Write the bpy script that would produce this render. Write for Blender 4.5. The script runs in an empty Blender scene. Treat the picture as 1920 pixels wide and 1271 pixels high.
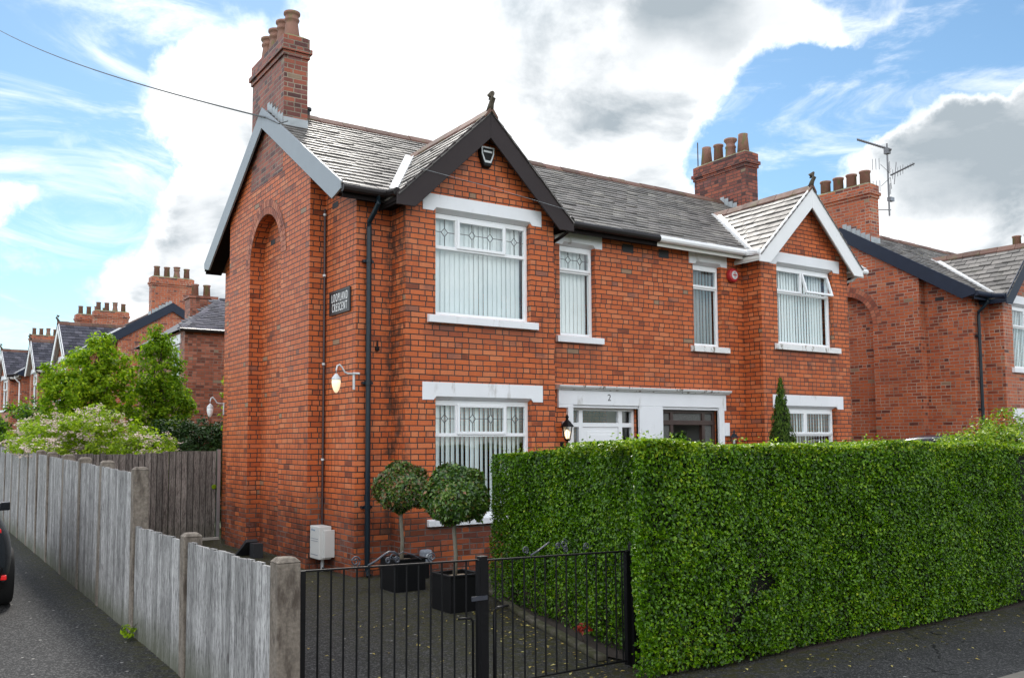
import bpy, bmesh, math, random
import numpy as np
from mathutils import Vector, Matrix
random.seed(7); rng = np.random.default_rng(7)
S = bpy.context.scene
COL = S.collection
R = math.radians

# ---------------------------------------------------------------- camera
cr = Vector((0.83068, -0.55673, -0.00584)); cu = Vector((-0.03669, -0.06520, 0.99720)); cf = Vector((0.55555, 0.82813, 0.07458))
cam = bpy.data.cameras.new('camera'); cam_o = bpy.data.objects.new('camera', cam); COL.objects.link(cam_o)
m = Matrix((cr, cu, -cf)).transposed().to_4x4(); m.translation = (0, 0, 1.77)
cam_o.matrix_world = m
cam.sensor_width = 36; cam.lens = 1686.6/1920*36
cam.shift_y = (701.9-635.5)/1920
cam.clip_end = 2000; cam.clip_start = .05
S.camera = cam_o

# ---------------------------------------------------------------- exposure, world, sun
S.view_settings.view_transform = 'Standard'; S.view_settings.look = 'None'
S.view_settings.exposure = 0.75; S.view_settings.gamma = 1; S.view_settings.use_curve_mapping = False
SUN_EL, SUN_AZ = R(44), R(20)          # azimuth clockwise from +Y
sun = bpy.data.lights.new('sun', 'SUN'); sun.energy = 2.0; sun.angle = R(9); sun.color = (1, .95, .87)
sun_o = bpy.data.objects.new('sun', sun); COL.objects.link(sun_o)
sd = Vector((math.sin(SUN_AZ)*math.cos(SUN_EL), math.cos(SUN_AZ)*math.cos(SUN_EL), math.sin(SUN_EL)))
sun_o.rotation_euler = sd.to_track_quat('Z', 'Y').to_euler()
sun_o.location = (0, -20, 30)

class NT:
    """small helper that wires shader nodes"""
    def __init__(s, tree): s.t = tree; s.n = tree.nodes; s.l = tree.links
    def new(s, typ, **kw):
        n = s.n.new(typ)
        for k, v in kw.items(): setattr(n, k, v)
        return n
    def put(s, sock, v):
        if isinstance(v, bpy.types.NodeSocket): s.l.new(v, sock)
        elif v is not None:
            if isinstance(v, Vector): v = tuple(v)
            if hasattr(sock.default_value, '__len__') and not isinstance(v, (tuple, list)): v = (v,)*len(sock.default_value)
            if hasattr(sock.default_value, '__len__') and len(sock.default_value) == 4 and len(v) == 3: v = (*v, 1)
            sock.default_value = v
    def math(s, op, a, b=None, c=None, clamp=False):
        n = s.new('ShaderNodeMath', operation=op, use_clamp=clamp)
        for i, v in enumerate((a, b, c)):
            if v is not None: s.put(n.inputs[i], v)
        return n.outputs[0]
    def vmath(s, op, a, b=None):
        n = s.new('ShaderNodeVectorMath', operation=op)
        s.put(n.inputs[0], a)
        if b is not None: s.put(n.inputs[1], b)
        return n.outputs['Value'] if op in ('DOT_PRODUCT', 'LENGTH', 'DISTANCE') else n.outputs[0]
    def xyz(s, v):
        n = s.new('ShaderNodeSeparateXYZ'); s.put(n.inputs[0], v); return n.outputs
    def comb(s, x, y, z):
        n = s.new('ShaderNodeCombineXYZ')
        for i, v in enumerate((x, y, z)): s.put(n.inputs[i], v)
        return n.outputs[0]
    def noise(s, vec, scale, detail=3, rough=.55, dist=0.):
        n = s.new('ShaderNodeTexNoise'); s.put(n.inputs['Vector'], vec)
        n.inputs['Scale'].default_value = scale; n.inputs['Detail'].default_value = detail
        n.inputs['Roughness'].default_value = rough; n.inputs['Distortion'].default_value = dist
        return n.outputs['Fac']
    def ss(s, x, a, b, lo=0., hi=1.):
        n = s.new('ShaderNodeMapRange', interpolation_type='SMOOTHSTEP')
        s.put(n.inputs[0], x); s.put(n.inputs[1], a); s.put(n.inputs[2], b); s.put(n.inputs[3], lo); s.put(n.inputs[4], hi)
        return n.outputs[0]
    def mix(s, f, a, b, blend='MIX'):
        n = s.new('ShaderNodeMix', data_type='RGBA', blend_type=blend)
        s.put(n.inputs[0], f); s.put(n.inputs[6], a); s.put(n.inputs[7], b); return n.outputs[2]
    def ramp(s, f, stops, interp='LINEAR'):
        n = s.new('ShaderNodeValToRGB'); s.put(n.inputs[0], f); cr_ = n.color_ramp; cr_.interpolation = interp
        while len(cr_.elements) < len(stops): cr_.elements.new(.5)
        for e, (p, c) in zip(cr_.elements, stops): e.position = p; e.color = (*c, 1)
        return n.outputs[0]

def make_world():
    w = bpy.data.worlds.new('World'); S.world = w; w.use_nodes = True
    t = NT(w.node_tree); t.n.clear()
    out = t.new('ShaderNodeOutputWorld')
    sky = t.new('ShaderNodeTexSky', sky_type='NISHITA', sun_disc=False, sun_elevation=SUN_EL, sun_rotation=SUN_AZ)
    sky.air_density = 1.; sky.dust_density = .2; sky.ozone_density = 2.2
    b1 = t.new('ShaderNodeBackground'); t.put(b1.inputs[0], t.mix(1., sky.outputs[0], (.90, 1.04, 1.02), 'MULTIPLY')); b1.inputs[1].default_value = .085
    d = t.vmath('NORMALIZE', t.new('ShaderNodeTexCoord').outputs['Generated'])
    # warp the direction so that nothing has a clean outline
    wn = t.new('ShaderNodeTexNoise'); t.put(wn.inputs['Vector'], d); wn.inputs['Scale'].default_value = 5.; wn.inputs['Detail'].default_value = 8; wn.inputs['Roughness'].default_value = .62
    dw = t.vmath('NORMALIZE', t.vmath('ADD', d, t.vmath('MULTIPLY', t.vmath('SUBTRACT', wn.outputs['Color'], (.5, .5, .5)), (.15, .15, .13))))
    x, y, z = t.xyz(d)[:3]
    zz = t.math('MAXIMUM', z, 0.)
    k = t.math('DIVIDE', 1., t.math('ADD', zz, .30))
    p = t.comb(t.math('MULTIPLY', x, k), t.math('MULTIPLY', y, k), t.math('MULTIPLY', zz, 2.0))
    big = t.noise(p, 1.5, 9, .55, .2)
    wisp = t.noise(t.vmath('MULTIPLY', p, (1.3, 1.3, 3.4)), 2.0, 10, .64, .9)
    fine = t.noise(d, 11., 9, .6, .2)
    dens = t.math('ADD', t.math('ADD', t.math('MULTIPLY', big, .50), t.math('MULTIPLY', fine, .46)), .06)
    def blob(c, r0, r1, a):          # a patch of the sky (by direction) with more or less cloud
        return t.math('MULTIPLY', t.ss(t.vmath('DOT_PRODUCT', dw, c), math.cos(R(r1)), math.cos(R(r0))), a)
    for c, r0, r1, a in SKY_PATCHES:
        dens = t.math('ADD', dens, blob(Vector(c).normalized(), r0, r1, a))
    cov = t.math('MAXIMUM', t.ss(dens, .45, .66), t.math('MULTIPLY', t.ss(wisp, .46, .74), .7))
    grey = t.ss(t.noise(p, 1.9, 8, .58, .3), .38, .68, 0., .95)
    for c, r0, r1, a in GREY_PATCHES:
        grey = t.math('ADD', grey, t.math('MULTIPLY', blob(Vector(c).normalized(), r0, r1, a), t.ss(big, .25, .6, .6, 1.1)))
    thick = t.ss(dens, .52, .80)
    grey = t.math('MULTIPLY', t.math('MINIMUM', grey, 1.), t.math('MULTIPLY', cov, t.math('ADD', .25, t.math('MULTIPLY', thick, .75))))
    ccol = t.mix(grey, (1.0, 1.0, 1.0), (.30, .345, .38))
    # out-of-view clouds brightened to light the walls, those round the sun glow through
    front = t.ss(t.vmath('DOT_PRODUCT', d, (-.70, -.56, .44)), -.25, .78, 1., 2.9)
    glow = t.ss(t.vmath('DOT_PRODUCT', d, (math.sin(SUN_AZ)*math.cos(SUN_EL), math.cos(SUN_AZ)*math.cos(SUN_EL), math.sin(SUN_EL))), .90, .995, 0., .7)
    ccol = t.vmath('MULTIPLY', ccol, t.comb(*[t.math('ADD', front, glow)]*3))
    b2 = t.new('ShaderNodeBackground'); t.put(b2.inputs[0], ccol); b2.inputs[1].default_value = CLOUD
    mx = t.new('ShaderNodeMixShader'); t.put(mx.inputs[0], cov); t.l.new(b1.outputs[0], mx.inputs[1]); t.l.new(b2.outputs[0], mx.inputs[2])
    t.l.new(mx.outputs[0], out.inputs[0])
CLOUD = .92
def sky_dir(az, el): return (math.sin(R(az))*math.cos(R(el)), math.cos(R(az))*math.cos(R(el)), math.sin(R(el)))
SKY_PATCHES = [((.743, .596, .305), 2.5, 6.5, -.50), ((.754, .561, .341), 1, 3.5, -.20), ((.787, .511, .345), .5, 4, -.36), ((.815, .45, .365), .5, 4, -.36), ((.831, .413, .372), .5, 4.5, -.36),
               ((.158, .907, .391), 5, 14, -.30), ((.118, .939, .324), 3, 8, -.24), ((.152, .959, .237), 1.5, 5, -.30), ((.123, .979, .165), 1, 5, -.2),
               ((.485, .78, .396), 10, 22, .17), ((.079, .954, .29), 1.5, 5.5, .42), ((.093, .974, .208), 1.5, 4, .2), ((.225, .945, .25), 4, 9, .36), ((.27, .91, .32), 3, 8, .2), ((.838, .473, .26), 5, 10, .36), ((.683, .62, .385), 3, 7, .22), ((.62, .75, .22), 4, 10, .2)]
GREY_PATCHES = [((.52, .72, .46), 2, 9, .5), ((.586, .683, .455), 2, 10, .6), ((.70, .58, .435), 2, 8, .6), ((.842, .466, .275), 2, 6.5, 1.0), ((.25, .935, .21), 2, 6, .4)]
make_world()

# ---------------------------------------------------------------- materials
def mat(name):
    m_ = bpy.data.materials.new(name); m_.use_nodes = True
    t = NT(m_.node_tree); b = t.n['Principled BSDF']
    return m_, t, b
def simple(name, col, rough=.5, metal=0., var=.12, scale=6., spec=.5, bump=0., dirt=None):
    m_, t, b = mat(name)
    oc = t.new('ShaderNodeTexCoord').outputs['Object']
    n = t.noise(oc, scale, 5)
    c = t.mix(1., (*col,), t.math('MULTIPLY_ADD', n, 2*var, 1-var), 'MULTIPLY')
    if dirt:
        f = t.ss(t.noise(t.vmath('MULTIPLY', oc, (1, 1, .35)), dirt[1], 6, .65), dirt[2], dirt[3])
        c = t.mix(f, c, dirt[0])
    t.put(b.inputs['Base Color'], c); b.inputs['Roughness'].default_value = rough; b.inputs['Metallic'].default_value = metal
    b.inputs['Specular IOR Level'].default_value = spec
    if bump:
        bp = t.new('ShaderNodeBump'); bp.inputs['Strength'].default_value = bump; bp.inputs['Distance'].default_value = .004
        t.put(bp.inputs['Height'], t.noise(oc, scale*9, 4)); t.put(b.inputs['Normal'], bp.outputs[0])
    return m_

def brick_mat(name, ramp, mortar, stain=True, pale=None, hdr=4, damp=True):
    m_, t, b = mat(name)
    tc = t.new('ShaderNodeTexCoord'); oc = tc.outputs['Object']
    x, y, z = t.xyz(oc)[:3]; nx, ny, nz = t.xyz(tc.outputs['Normal'])[:3]
    fx = t.math('GREATER_THAN', t.math('ABSOLUTE', nx), .6)
    u = t.math('ADD', t.math('MULTIPLY', x, t.math('SUBTRACT', 1., fx)), t.math('MULTIPLY', y, fx))
    top = t.math('GREATER_THAN', t.math('ABSOLUTE', nz), .75)
    v = t.math('ADD', t.math('MULTIPLY', z, t.math('SUBTRACT', 1., top)), t.math('MULTIPLY', y, top))
    H = .0766
    wob = t.math('MULTIPLY', t.math('SUBTRACT', t.noise(oc, 2.2, 2), .5), .012)
    vr = t.math('DIVIDE', t.math('ADD', v, wob), H)
    row = t.math('FLOOR', vr); fv = t.math('FRACT', vr)
    rr = t.new('ShaderNodeTexWhiteNoise', noise_dimensions='1D'); t.put(rr.inputs['W'], t.math('ADD', row, .37)); rj = rr.outputs['Value']
    head = t.math('LESS_THAN', t.math('MODULO', t.math('ADD', row, 400), hdr), .5)
    w = t.math('SUBTRACT', .228, t.math('MULTIPLY', head, .114))
    off = t.math('ADD', t.math('MULTIPLY', t.math('MODULO', t.math('ADD', row, 400), 2.), .5), t.math('MULTIPLY', rj, .16))
    uu = t.math('ADD', t.math('DIVIDE', u, w), off)
    colu = t.math('FLOOR', uu); fu = t.math('FRACT', uu)
    # some stretchers are split into two headers
    wn0 = t.new('ShaderNodeTexWhiteNoise', noise_dimensions='3D'); t.put(wn0.inputs['Vector'], t.comb(colu, row, 7.5))
    split = t.math('MULTIPLY', t.math('LESS_THAN', wn0.outputs['Value'], .10), t.math('SUBTRACT', 1., head))
    half = t.math('GREATER_THAN', fu, .5)
    fu2 = t.math('FRACT', t.math('MULTIPLY', fu, 2.))
    fuu = t.math('ADD', t.math('MULTIPLY', split, fu2), t.math('MULTIPLY', t.math('SUBTRACT', 1., split), fu))
    wl = t.math('MULTIPLY', w, t.math('SUBTRACT', 1., t.math('MULTIPLY', split, .5)))
    cid = t.math('ADD', colu, t.math('MULTIPLY', t.math('MULTIPLY', split, half), .5))
    wn = t.new('ShaderNodeTexWhiteNoise', noise_dimensions='3D'); t.put(wn.inputs['Vector'], t.comb(cid, row, fx))
    rnd = wn.outputs['Value']; rc = t.xyz(wn.outputs['Color'])
    du = t.math('MULTIPLY', t.math('MINIMUM', fuu, t.math('SUBTRACT', 1., fuu)), wl)
    dv = t.math('MULTIPLY', t.math('MINIMUM', fv, t.math('SUBTRACT', 1., fv)), H)
    edge = t.math('ADD', t.math('MINIMUM', du, t.math('MULTIPLY', dv, 1.)), t.math('MULTIPLY', t.math('SUBTRACT', t.noise(oc, 60, 2), .5), .004))
    face = t.ss(edge, .0050, .0092)
    big = t.noise(oc, .55, 5, .6); mid = t.noise(oc, 3.1, 5, .6); fine = t.noise(oc, 45, 4, .7)
    sel = t.math('ADD', rnd, t.math('MULTIPLY', t.math('SUBTRACT', mid, .5), .22), clamp=True)
    c = t.ramp(sel, ramp)
    c = t.mix(1., c, t.math('MULTIPLY_ADD', fine, .55, .72), 'MULTIPLY')
    c = t.mix(1., c, t.math('MULTIPLY_ADD', big, .5, .75), 'MULTIPLY')
    if stain:     # soot-darkened and sulphur-stained bricks in patches
        f = t.math('MULTIPLY', t.ss(mid, .62, .78), t.math('GREATER_THAN', rc[1], .6))
        c = t.mix(t.math('MULTIPLY', f, .7), c, (.05, .03, .026))
        f3 = t.math('MULTIPLY', t.math('LESS_THAN', rc[2], .006), .8)
        c = t.mix(f3, c, (.24, .19, .125))
    stk = t.noise(t.vmath('MULTIPLY', oc, (4.5, 4.5, .45)), 1., 6, .65)      # rain streaks
    c = t.mix(t.ss(stk, .52, .74, 0., .42), c, (.07, .032, .024))
    mcol = t.mix(t.ss(t.noise(oc, 1.3, 4), .42, .62), mortar, tuple(k*1.7 for k in mortar))
    if damp:      # old replaced brickwork and salts low on the wall
        low = t.ss(t.math('ADD', z, t.math('MULTIPLY', t.math('SUBTRACT', mid, .5), 1.5)), 1.25, .45)
        c2 = t.ramp(rc[1], [(0, (.045, .016, .012)), (.4, (.12, .030, .018)), (.75, (.24, .055, .022)), (1, (.46, .115, .03))])
        c = t.mix(t.math('MULTIPLY', low, .8), c, c2)
        salt = t.math('MULTIPLY', t.ss(t.math('ADD', z, t.math('MULTIPLY', t.math('SUBTRACT', big, .5), 1.)), .75, .1), t.ss(t.noise(oc, 9, 5, .7), .50, .72))
        mcol = t.mix(t.math('MULTIPLY', low, t.ss(t.noise(oc, 2.1, 4), .40, .62, .0, .55)), mcol, (.26, .22, .20))
        c = t.mix(t.math('MULTIPLY', salt, .42), c, (.30, .26, .25))
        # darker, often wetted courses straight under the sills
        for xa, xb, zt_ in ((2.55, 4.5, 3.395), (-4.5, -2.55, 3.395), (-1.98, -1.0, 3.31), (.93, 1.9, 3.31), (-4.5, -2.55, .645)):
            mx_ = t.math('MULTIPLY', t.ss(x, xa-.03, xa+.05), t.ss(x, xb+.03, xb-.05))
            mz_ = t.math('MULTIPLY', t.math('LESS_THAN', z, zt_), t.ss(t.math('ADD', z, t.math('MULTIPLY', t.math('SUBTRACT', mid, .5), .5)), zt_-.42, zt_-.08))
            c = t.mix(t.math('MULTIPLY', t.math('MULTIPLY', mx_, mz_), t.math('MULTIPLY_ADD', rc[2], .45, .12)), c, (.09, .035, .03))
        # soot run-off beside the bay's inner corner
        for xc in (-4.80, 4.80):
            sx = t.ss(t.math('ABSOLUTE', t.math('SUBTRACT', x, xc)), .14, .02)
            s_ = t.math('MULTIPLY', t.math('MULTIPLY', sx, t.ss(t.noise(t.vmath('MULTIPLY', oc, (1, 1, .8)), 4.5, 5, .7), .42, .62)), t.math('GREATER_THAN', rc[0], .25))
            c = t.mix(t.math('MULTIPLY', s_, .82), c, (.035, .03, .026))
    fin = t.mix(face, mcol, c)
    t.put(b.inputs['Base Color'], fin)
    b.inputs['Roughness'].default_value = .52; b.inputs['Specular IOR Level'].default_value = .30
    bp = t.new('ShaderNodeBump'); bp.inputs['Strength'].default_value = .7; bp.inputs['Distance'].default_value = .005
    t.put(bp.inputs['Height'], t.math('ADD', face, t.math('MULTIPLY', fine, .35))); t.put(b.inputs['Normal'], bp.outputs[0])
    return m_
RED = [(0, (.20, .05, .022)), (.03, (.38, .082, .026)), (.22, (.49, .110, .031)), (.5, (.55, .132, .038)), (.75, (.51, .124, .042)), (.95, (.58, .18, .07)), (.99, (.38, .12, .06)), (1, (.28, .1, .06))]
ORANGE = [(0, (.12, .03, .016)), (.12, (.30, .062, .018)), (.4, (.40, .085, .022)), (.75, (.46, .105, .028)), (1, (.34, .085, .035))]
PLUM = [(0, (.11, .03, .022)), (.1, (.24, .055, .028)), (.35, (.42, .095, .036)), (.7, (.48, .12, .042)), (.92, (.36, .09, .045)), (1, (.46, .16, .075))]
M = {}
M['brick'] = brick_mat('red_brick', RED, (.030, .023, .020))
M['brick_light_joint'] = brick_mat('red_brick_pale_mortar', PLUM, (.24, .20, .16), damp=False)
SOOT = [(0, (.06, .022, .02)), (.2, (.13, .04, .032)), (.5, (.25, .066, .042)), (.8, (.33, .09, .048)), (1, (.19, .07, .06))]
M['brick_chimney'] = brick_mat('chimney_brick', SOOT, (.17, .14, .105), damp=False)
M['brick_stack'] = brick_mat('sooty_red_brick', SOOT, (.035, .028, .024), damp=False)
M['brick_far'] = brick_mat('brown_brick', [(0, (.10, .03, .02)), (.3, (.22, .06, .03)), (.7, (.30, .085, .045)), (1, (.36, .13, .08))], (.13, .09, .07), damp=False)

def island_mat(name, stops, rough=.5, spec=.5, lichen=None, bump=.3, vary=.25, roughvar=.15, scale=30):
    m_, t, b = mat(name)
    g = t.new('ShaderNodeNewGeometry').outputs['Random Per Island']; oc = t.new('ShaderNodeTexCoord').outputs['Object']
    n = t.noise(oc, scale, 5, .6)
    c = t.mix(1., t.ramp(g, stops), t.math('MULTIPLY_ADD', n, 2*vary, 1-vary), 'MULTIPLY')
    if lichen: c = t.mix(t.math('MULTIPLY', t.ss(t.noise(oc, lichen[1], 6, .7), lichen[2], lichen[2]+.18), lichen[3]), c, lichen[0])
    t.put(b.inputs['Base Color'], c); b.inputs['Specular IOR Level'].default_value = spec
    t.put(b.inputs['Roughness'], t.math('MULTIPLY_ADD', t.math('SUBTRACT', t.noise(oc, 7, 3), .5), roughvar*2, rough))
    if bump:
        bp = t.new('ShaderNodeBump'); bp.inputs['Strength'].default_value = bump; bp.inputs['Distance'].default_value = .004
        t.put(bp.inputs['Height'], n); t.put(b.inputs['Normal'], bp.outputs[0])
    return m_
M['slate'] = island_mat('welsh_slate', [(0, (.075, .07, .068)), (.3, (.135, .127, .12)), (.6, (.185, .172, .16)), (.85, (.14, .128, .124)), (1, (.25, .235, .21))], .56, .26, ((.30, .29, .22), 3, .56, .35))
M['slate_dark'] = island_mat('dark_slate', [(0, (.05, .05, .062)), (.5, (.085, .085, .105)), (.85, (.11, .105, .13)), (1, (.16, .16, .17))], .85, .08)
M['ridge_tile'] = island_mat('red_clay_ridge', [(0, (.085, .045, .035)), (.5, (.13, .065, .05)), (1, (.17, .09, .07))], .7, .3, ((.12, .115, .05), 6, .5, .6))
M['pot'] = simple('clay_pot', (.25, .125, .09), .75, var=.35, scale=9, bump=.5, dirt=((.16, .15, .06), 7, .5, .66))
M['voussoir'] = island_mat('arch_brick', [(0, (.18, .05, .032)), (.5, (.36, .10, .05)), (1, (.44, .16, .09))], .6, .4)
M['mortar'] = simple('lime_mortar', (.10, .08, .068), .9, var=.25, scale=20)
M['finial_stone'] = simple('mossy_finial', (.085, .07, .05), .85, var=.3, scale=20)
M['flaunch'] = simple('mossy_mortar_cap', (.22, .2, .15), .95, var=.3, scale=12, bump=.6, dirt=((.16, .16, .04), 10, .45, .6))
M['lead'] = simple('lead_flashing', (.52, .53, .54), .38, var=.25, scale=8, spec=.6)
M['lead_grey'] = simple('weathered_lead', (.34, .37, .39), .5, var=.3, scale=10)
M['upvc_black'] = simple('dark_brown_upvc', (.014, .011, .011), .4, var=.2, spec=.3)
M['soffit_black'] = simple('dark_brown_soffit', (.012, .009, .009), .8, var=.2, spec=.1)
M['upvc_navy'] = simple('navy_paint', (.014, .022, .042), .5, var=.2, spec=.3)
M['barge_sky_sheen'] = simple('board_sky_sheen', (.24, .27, .30), .4, var=.1, scale=3)  # dark board with its sky reflection painted in as an even grey
M['barge_brown'] = simple('dark_brown_board', (.030, .022, .023), .6, var=.15, scale=3, spec=.25)
M['white_paint'] = simple('white_masonry_paint', (.76, .77, .80), .55, var=.10, scale=2, bump=.3, dirt=((.36, .34, .31), 5, .57, .80))
M['white_peel'] = simple('peeling_white_paint', (.74, .74, .74), .6, var=.12, scale=5, bump=.4, dirt=((.22, .19, .16), 12, .55, .64))
M['upvc_white'] = simple('white_upvc', (.82, .83, .85), .3, var=.03)
M['fascia_white'] = simple('white_fascia', (.78, .78, .79), .4, var=.06, scale=4, dirt=((.4, .38, .34), 11, .66, .8))
M['soffit_white'] = simple('white_soffit', (.62, .61, .58), .55, var=.06)
M['pipe_black'] = simple('black_pipe', (.010, .011, .013), .35, var=.2, spec=.3)
M['pipe_blue'] = simple('dark_teal_pipe', (.007, .016, .024), .32, var=.2, spec=.35)
M['iron'] = simple('black_iron', (.006, .006, .007), .5, var=.3, scale=30, bump=.2, spec=.2)
M['iron_worn'] = simple('worn_iron_scroll', (.05, .055, .07), .4, var=.4, scale=30, metal=.2)
M['black_plastic'] = simple('black_plastic', (.007, .007, .008), .5, var=.2, spec=.2)
M['brown_pipe'] = simple('brown_conduit', (.045, .02, .02), .4, var=.2)
M['steel'] = simple('galvanised_steel', (.45, .47, .49), .4, metal=.8, var=.15)
M['aluminium'] = simple('aerial_metal', (.16, .16, .17), .45, metal=.6)
M['box_grey'] = simple('meter_box_plastic', (.60, .60, .58), .5, var=.05, scale=4)
M['mark_blue'] = simple('faded_blue_mark', (.25, .32, .4), .6)
M['util_grey'] = simple('grey_cabinet', (.23, .25, .29), .5, var=.08)
M['lamp_white'] = simple('pale_grey_metal', (.55, .57, .58), .35, var=.06)
M['red_plastic'] = simple('red_plastic', (.42, .025, .03), .35, var=.08)
M['sign_black'] = simple('sign_black_paint', (.014, .015, .018), .35, var=.1)
M['sign_white'] = simple('sign_white_paint', (.80, .80, .80), .4, var=.03)
M['dark_wood'] = simple('dark_brown_wood', (.05, .027, .022), .45, var=.35, scale=14, bump=.3)
M['plaster'] = simple('porch_plaster', (.42, .41, .40), .8, var=.06)
M['vent_dark'] = simple('dark_vent', (.02, .022, .026), .6)
M['rubber'] = simple('rubber', (.012, .012, .012), .8)
M['chrome'] = simple('chrome', (.6, .6, .6), .15, metal=1.)
M['gravel'] = simple('planter_gravel', (.46, .36, .26), .9, var=.5, scale=60, bump=.9)
M['bark_grey'] = simple('grey_bark', (.17, .155, .12), .85, var=.35, scale=25, bump=.5)
M['bark_brown'] = simple('brown_bark', (.06, .045, .03), .9, var=.35, scale=20, bump=.5)
M['mulch'] = simple('dark_soil', (.035, .025, .018), .95, var=.5, scale=20, bump=.8)
M['concrete_post'] = simple('lichen_concrete', (.19, .16, .13), .9, var=.75, scale=48, bump=1., dirt=((.075, .058, .045), 14, .44, .68))
M['kerbstone'] = simple('concrete_kerb', (.17, .155, .13), .85, var=.25, scale=15, bump=.5)
M['edging'] = simple('mossy_edging', (.085, .075, .055), .9, var=.4, scale=15, bump=.8, dirt=((.045, .045, .015), 6, .42, .6))
M['cream_slab'] = simple('pale_threshold', (.38, .35, .31), .8, var=.2)
M['grass'] = simple('lawn_green', (.045, .075, .018), .9, var=.4, scale=8, bump=.5)
M['wire'] = simple('black_cable', (.02, .022, .026), .5)

def wood_mat(name, c0, c1, green=0.):
    m_, t, b = mat(name)
    oc = t.new('ShaderNodeTexCoord').outputs['Object']; g = t.new('ShaderNodeNewGeometry').outputs['Random Per Island']
    sc = t.vmath('MULTIPLY', oc, (1, 1, .045))
    sh = t.vmath('ADD', sc, t.comb(t.math('MULTIPLY', g, 9.), t.math('MULTIPLY', g, 5.), t.math('MULTIPLY', g, 3.)))
    n1 = t.noise(sh, 70, 6, .7, 1.1); n2 = t.noise(oc, 2.3, 5, .6); n3 = t.noise(t.vmath('MULTIPLY', oc, (1, 1, .16)), 95, 4, .7, .8)
    f = t.math('ADD', t.math('MULTIPLY', n1, .6), t.math('MULTIPLY', n3, .4))
    c = t.ramp(f, [(.36, tuple(k*.22 for k in c0)), (.45, c0), (.54, c1), (.66, tuple(k*1.3 for k in c1))])
    c = t.mix(1., c, t.math('MULTIPLY_ADD', g, .55, .62), 'MULTIPLY')
    c = t.mix(1., c, t.math('MULTIPLY_ADD', n2, .9, .5), 'MULTIPLY')
    kn = t.new('ShaderNodeTexVoronoi'); t.put(kn.inputs['Vector'], t.vmath('MULTIPLY', oc, (6, 6, 1.6))); kn.inputs['Scale'].default_value = 1.
    c = t.mix(t.math('MULTIPLY', t.ss(kn.outputs['Distance'], .085, .04), .75), c, (.035, .027, .022))
    z = t.xyz(oc)[2]
    if green:
        lowm = t.math('MULTIPLY', t.ss(t.math('ADD', z, t.math('MULTIPLY', n2, .3)), .55, .1), green)
        c = t.mix(lowm, c, (.055, .06, .028))
    t.put(b.inputs['Base Color'], c); b.inputs['Roughness'].default_value = .8; b.inputs['Specular IOR Level'].default_value = .3
    bp = t.new('ShaderNodeBump'); bp.inputs['Strength'].default_value = .6; bp.inputs['Distance'].default_value = .003
    t.put(bp.inputs['Height'], f); t.put(b.inputs['Normal'], bp.outputs[0])
    return m_
M['fence_wood'] = wood_mat('weathered_grey_boards', (.17, .165, .165), (.37, .365, .36), .8)
M['edge_gap_shade'] = simple('board_gap_shade', (.035, .033, .028), .9, var=.6, scale=30)  # near-black strip colour, paints the shade between neighbouring boards
M['gate_wood'] = wood_mat('brown_weathered_boards', (.085, .07, .062), (.22, .195, .175), .35)

def tarmac(name, base, chips=.5, moss=None, cracks=False):
    m_, t, b = mat(name)
    oc = t.new('ShaderNodeTexCoord').outputs['Object']
    x, y, z = t.xyz(oc)[:3]
    n1 = t.noise(oc, .7, 6, .6); n2 = t.noise(oc, 4., 5, .6); n3 = t.noise(oc, 75, 3, .8)
    c = t.mix(1., (*base,), t.math('MULTIPLY_ADD', n1, .9, .55), 'MULTIPLY')
    c = t.mix(1., c, t.math('MULTIPLY_ADD', n2, .5, .75), 'MULTIPLY')
    v = t.new('ShaderNodeTexVoronoi'); t.put(v.inputs['Vector'], oc); v.inputs['Scale'].default_value = 85.
    rnd = t.xyz(v.outputs['Color'])
    chip = t.math('MULTIPLY', t.ss(rnd[0], .62, .95), chips)
    c = t.mix(chip, c, (.22, .215, .21))
    c = t.mix(t.math('MULTIPLY', t.ss(n3, .5, .75), .5), c, (.012, .012, .013))
    v2 = t.new('ShaderNodeTexVoronoi'); t.put(v2.inputs['Vector'], oc); v2.inputs['Scale'].default_value = 9.
    r2 = t.xyz(v2.outputs['Color'])
    spot = t.math('MULTIPLY', t.ss(v2.outputs['Distance'], .13, .09), t.math('GREATER_THAN', r2[1], .80))
    c = t.mix(t.math('MULTIPLY', spot, .8), c, (.42, .4, .37))
    if moss:
        for ax, p0, p1 in moss:
            q = x if ax == 'x' else y
            f = t.ss(t.math('ADD', q, t.math('MULTIPLY', t.math('SUBTRACT', n2, .5), .5)), p0, p1)
            f = t.math('MULTIPLY', f, t.ss(t.noise(oc, 11, 6, .7), .40, .62))
            c = t.mix(t.math('MULTIPLY', f, .9), c, (.042, .040, .011))
    if cracks:
        vc = t.new('ShaderNodeTexVoronoi', feature='DISTANCE_TO_EDGE'); t.put(vc.inputs['Vector'], t.vmath('ADD', oc, t.comb(t.math('MULTIPLY', n2, .4), t.math('MULTIPLY', n1, .5), 0.))); vc.inputs['Scale'].default_value = .75
        c = t.mix(t.math('MULTIPLY', t.ss(vc.outputs['Distance'], .010, .003), t.ss(n2, .42, .58)), c, (.008, .008, .008))
    t.put(b.inputs['Base Color'], c); b.inputs['Roughness'].default_value = .8; b.inputs['Specular IOR Level'].default_value = .2
    bp = t.new('ShaderNodeBump'); bp.inputs['Strength'].default_value = .8; bp.inputs['Distance'].default_value = .005
    t.put(bp.inputs['Height'], t.math('ADD', v.outputs['Distance'], n3)); t.put(b.inputs['Normal'], bp.outputs[0])
    return m_
M['lane'] = tarmac('lane_tarmac', (.016, .016, .017), .40, [('x', 1.35, 1.8)])
M['drive'] = tarmac('drive_tarmac', (.024, .023, .022), .42, [('x', 2.6, 4.6), ('y', 10.0, 12.0)])
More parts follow.
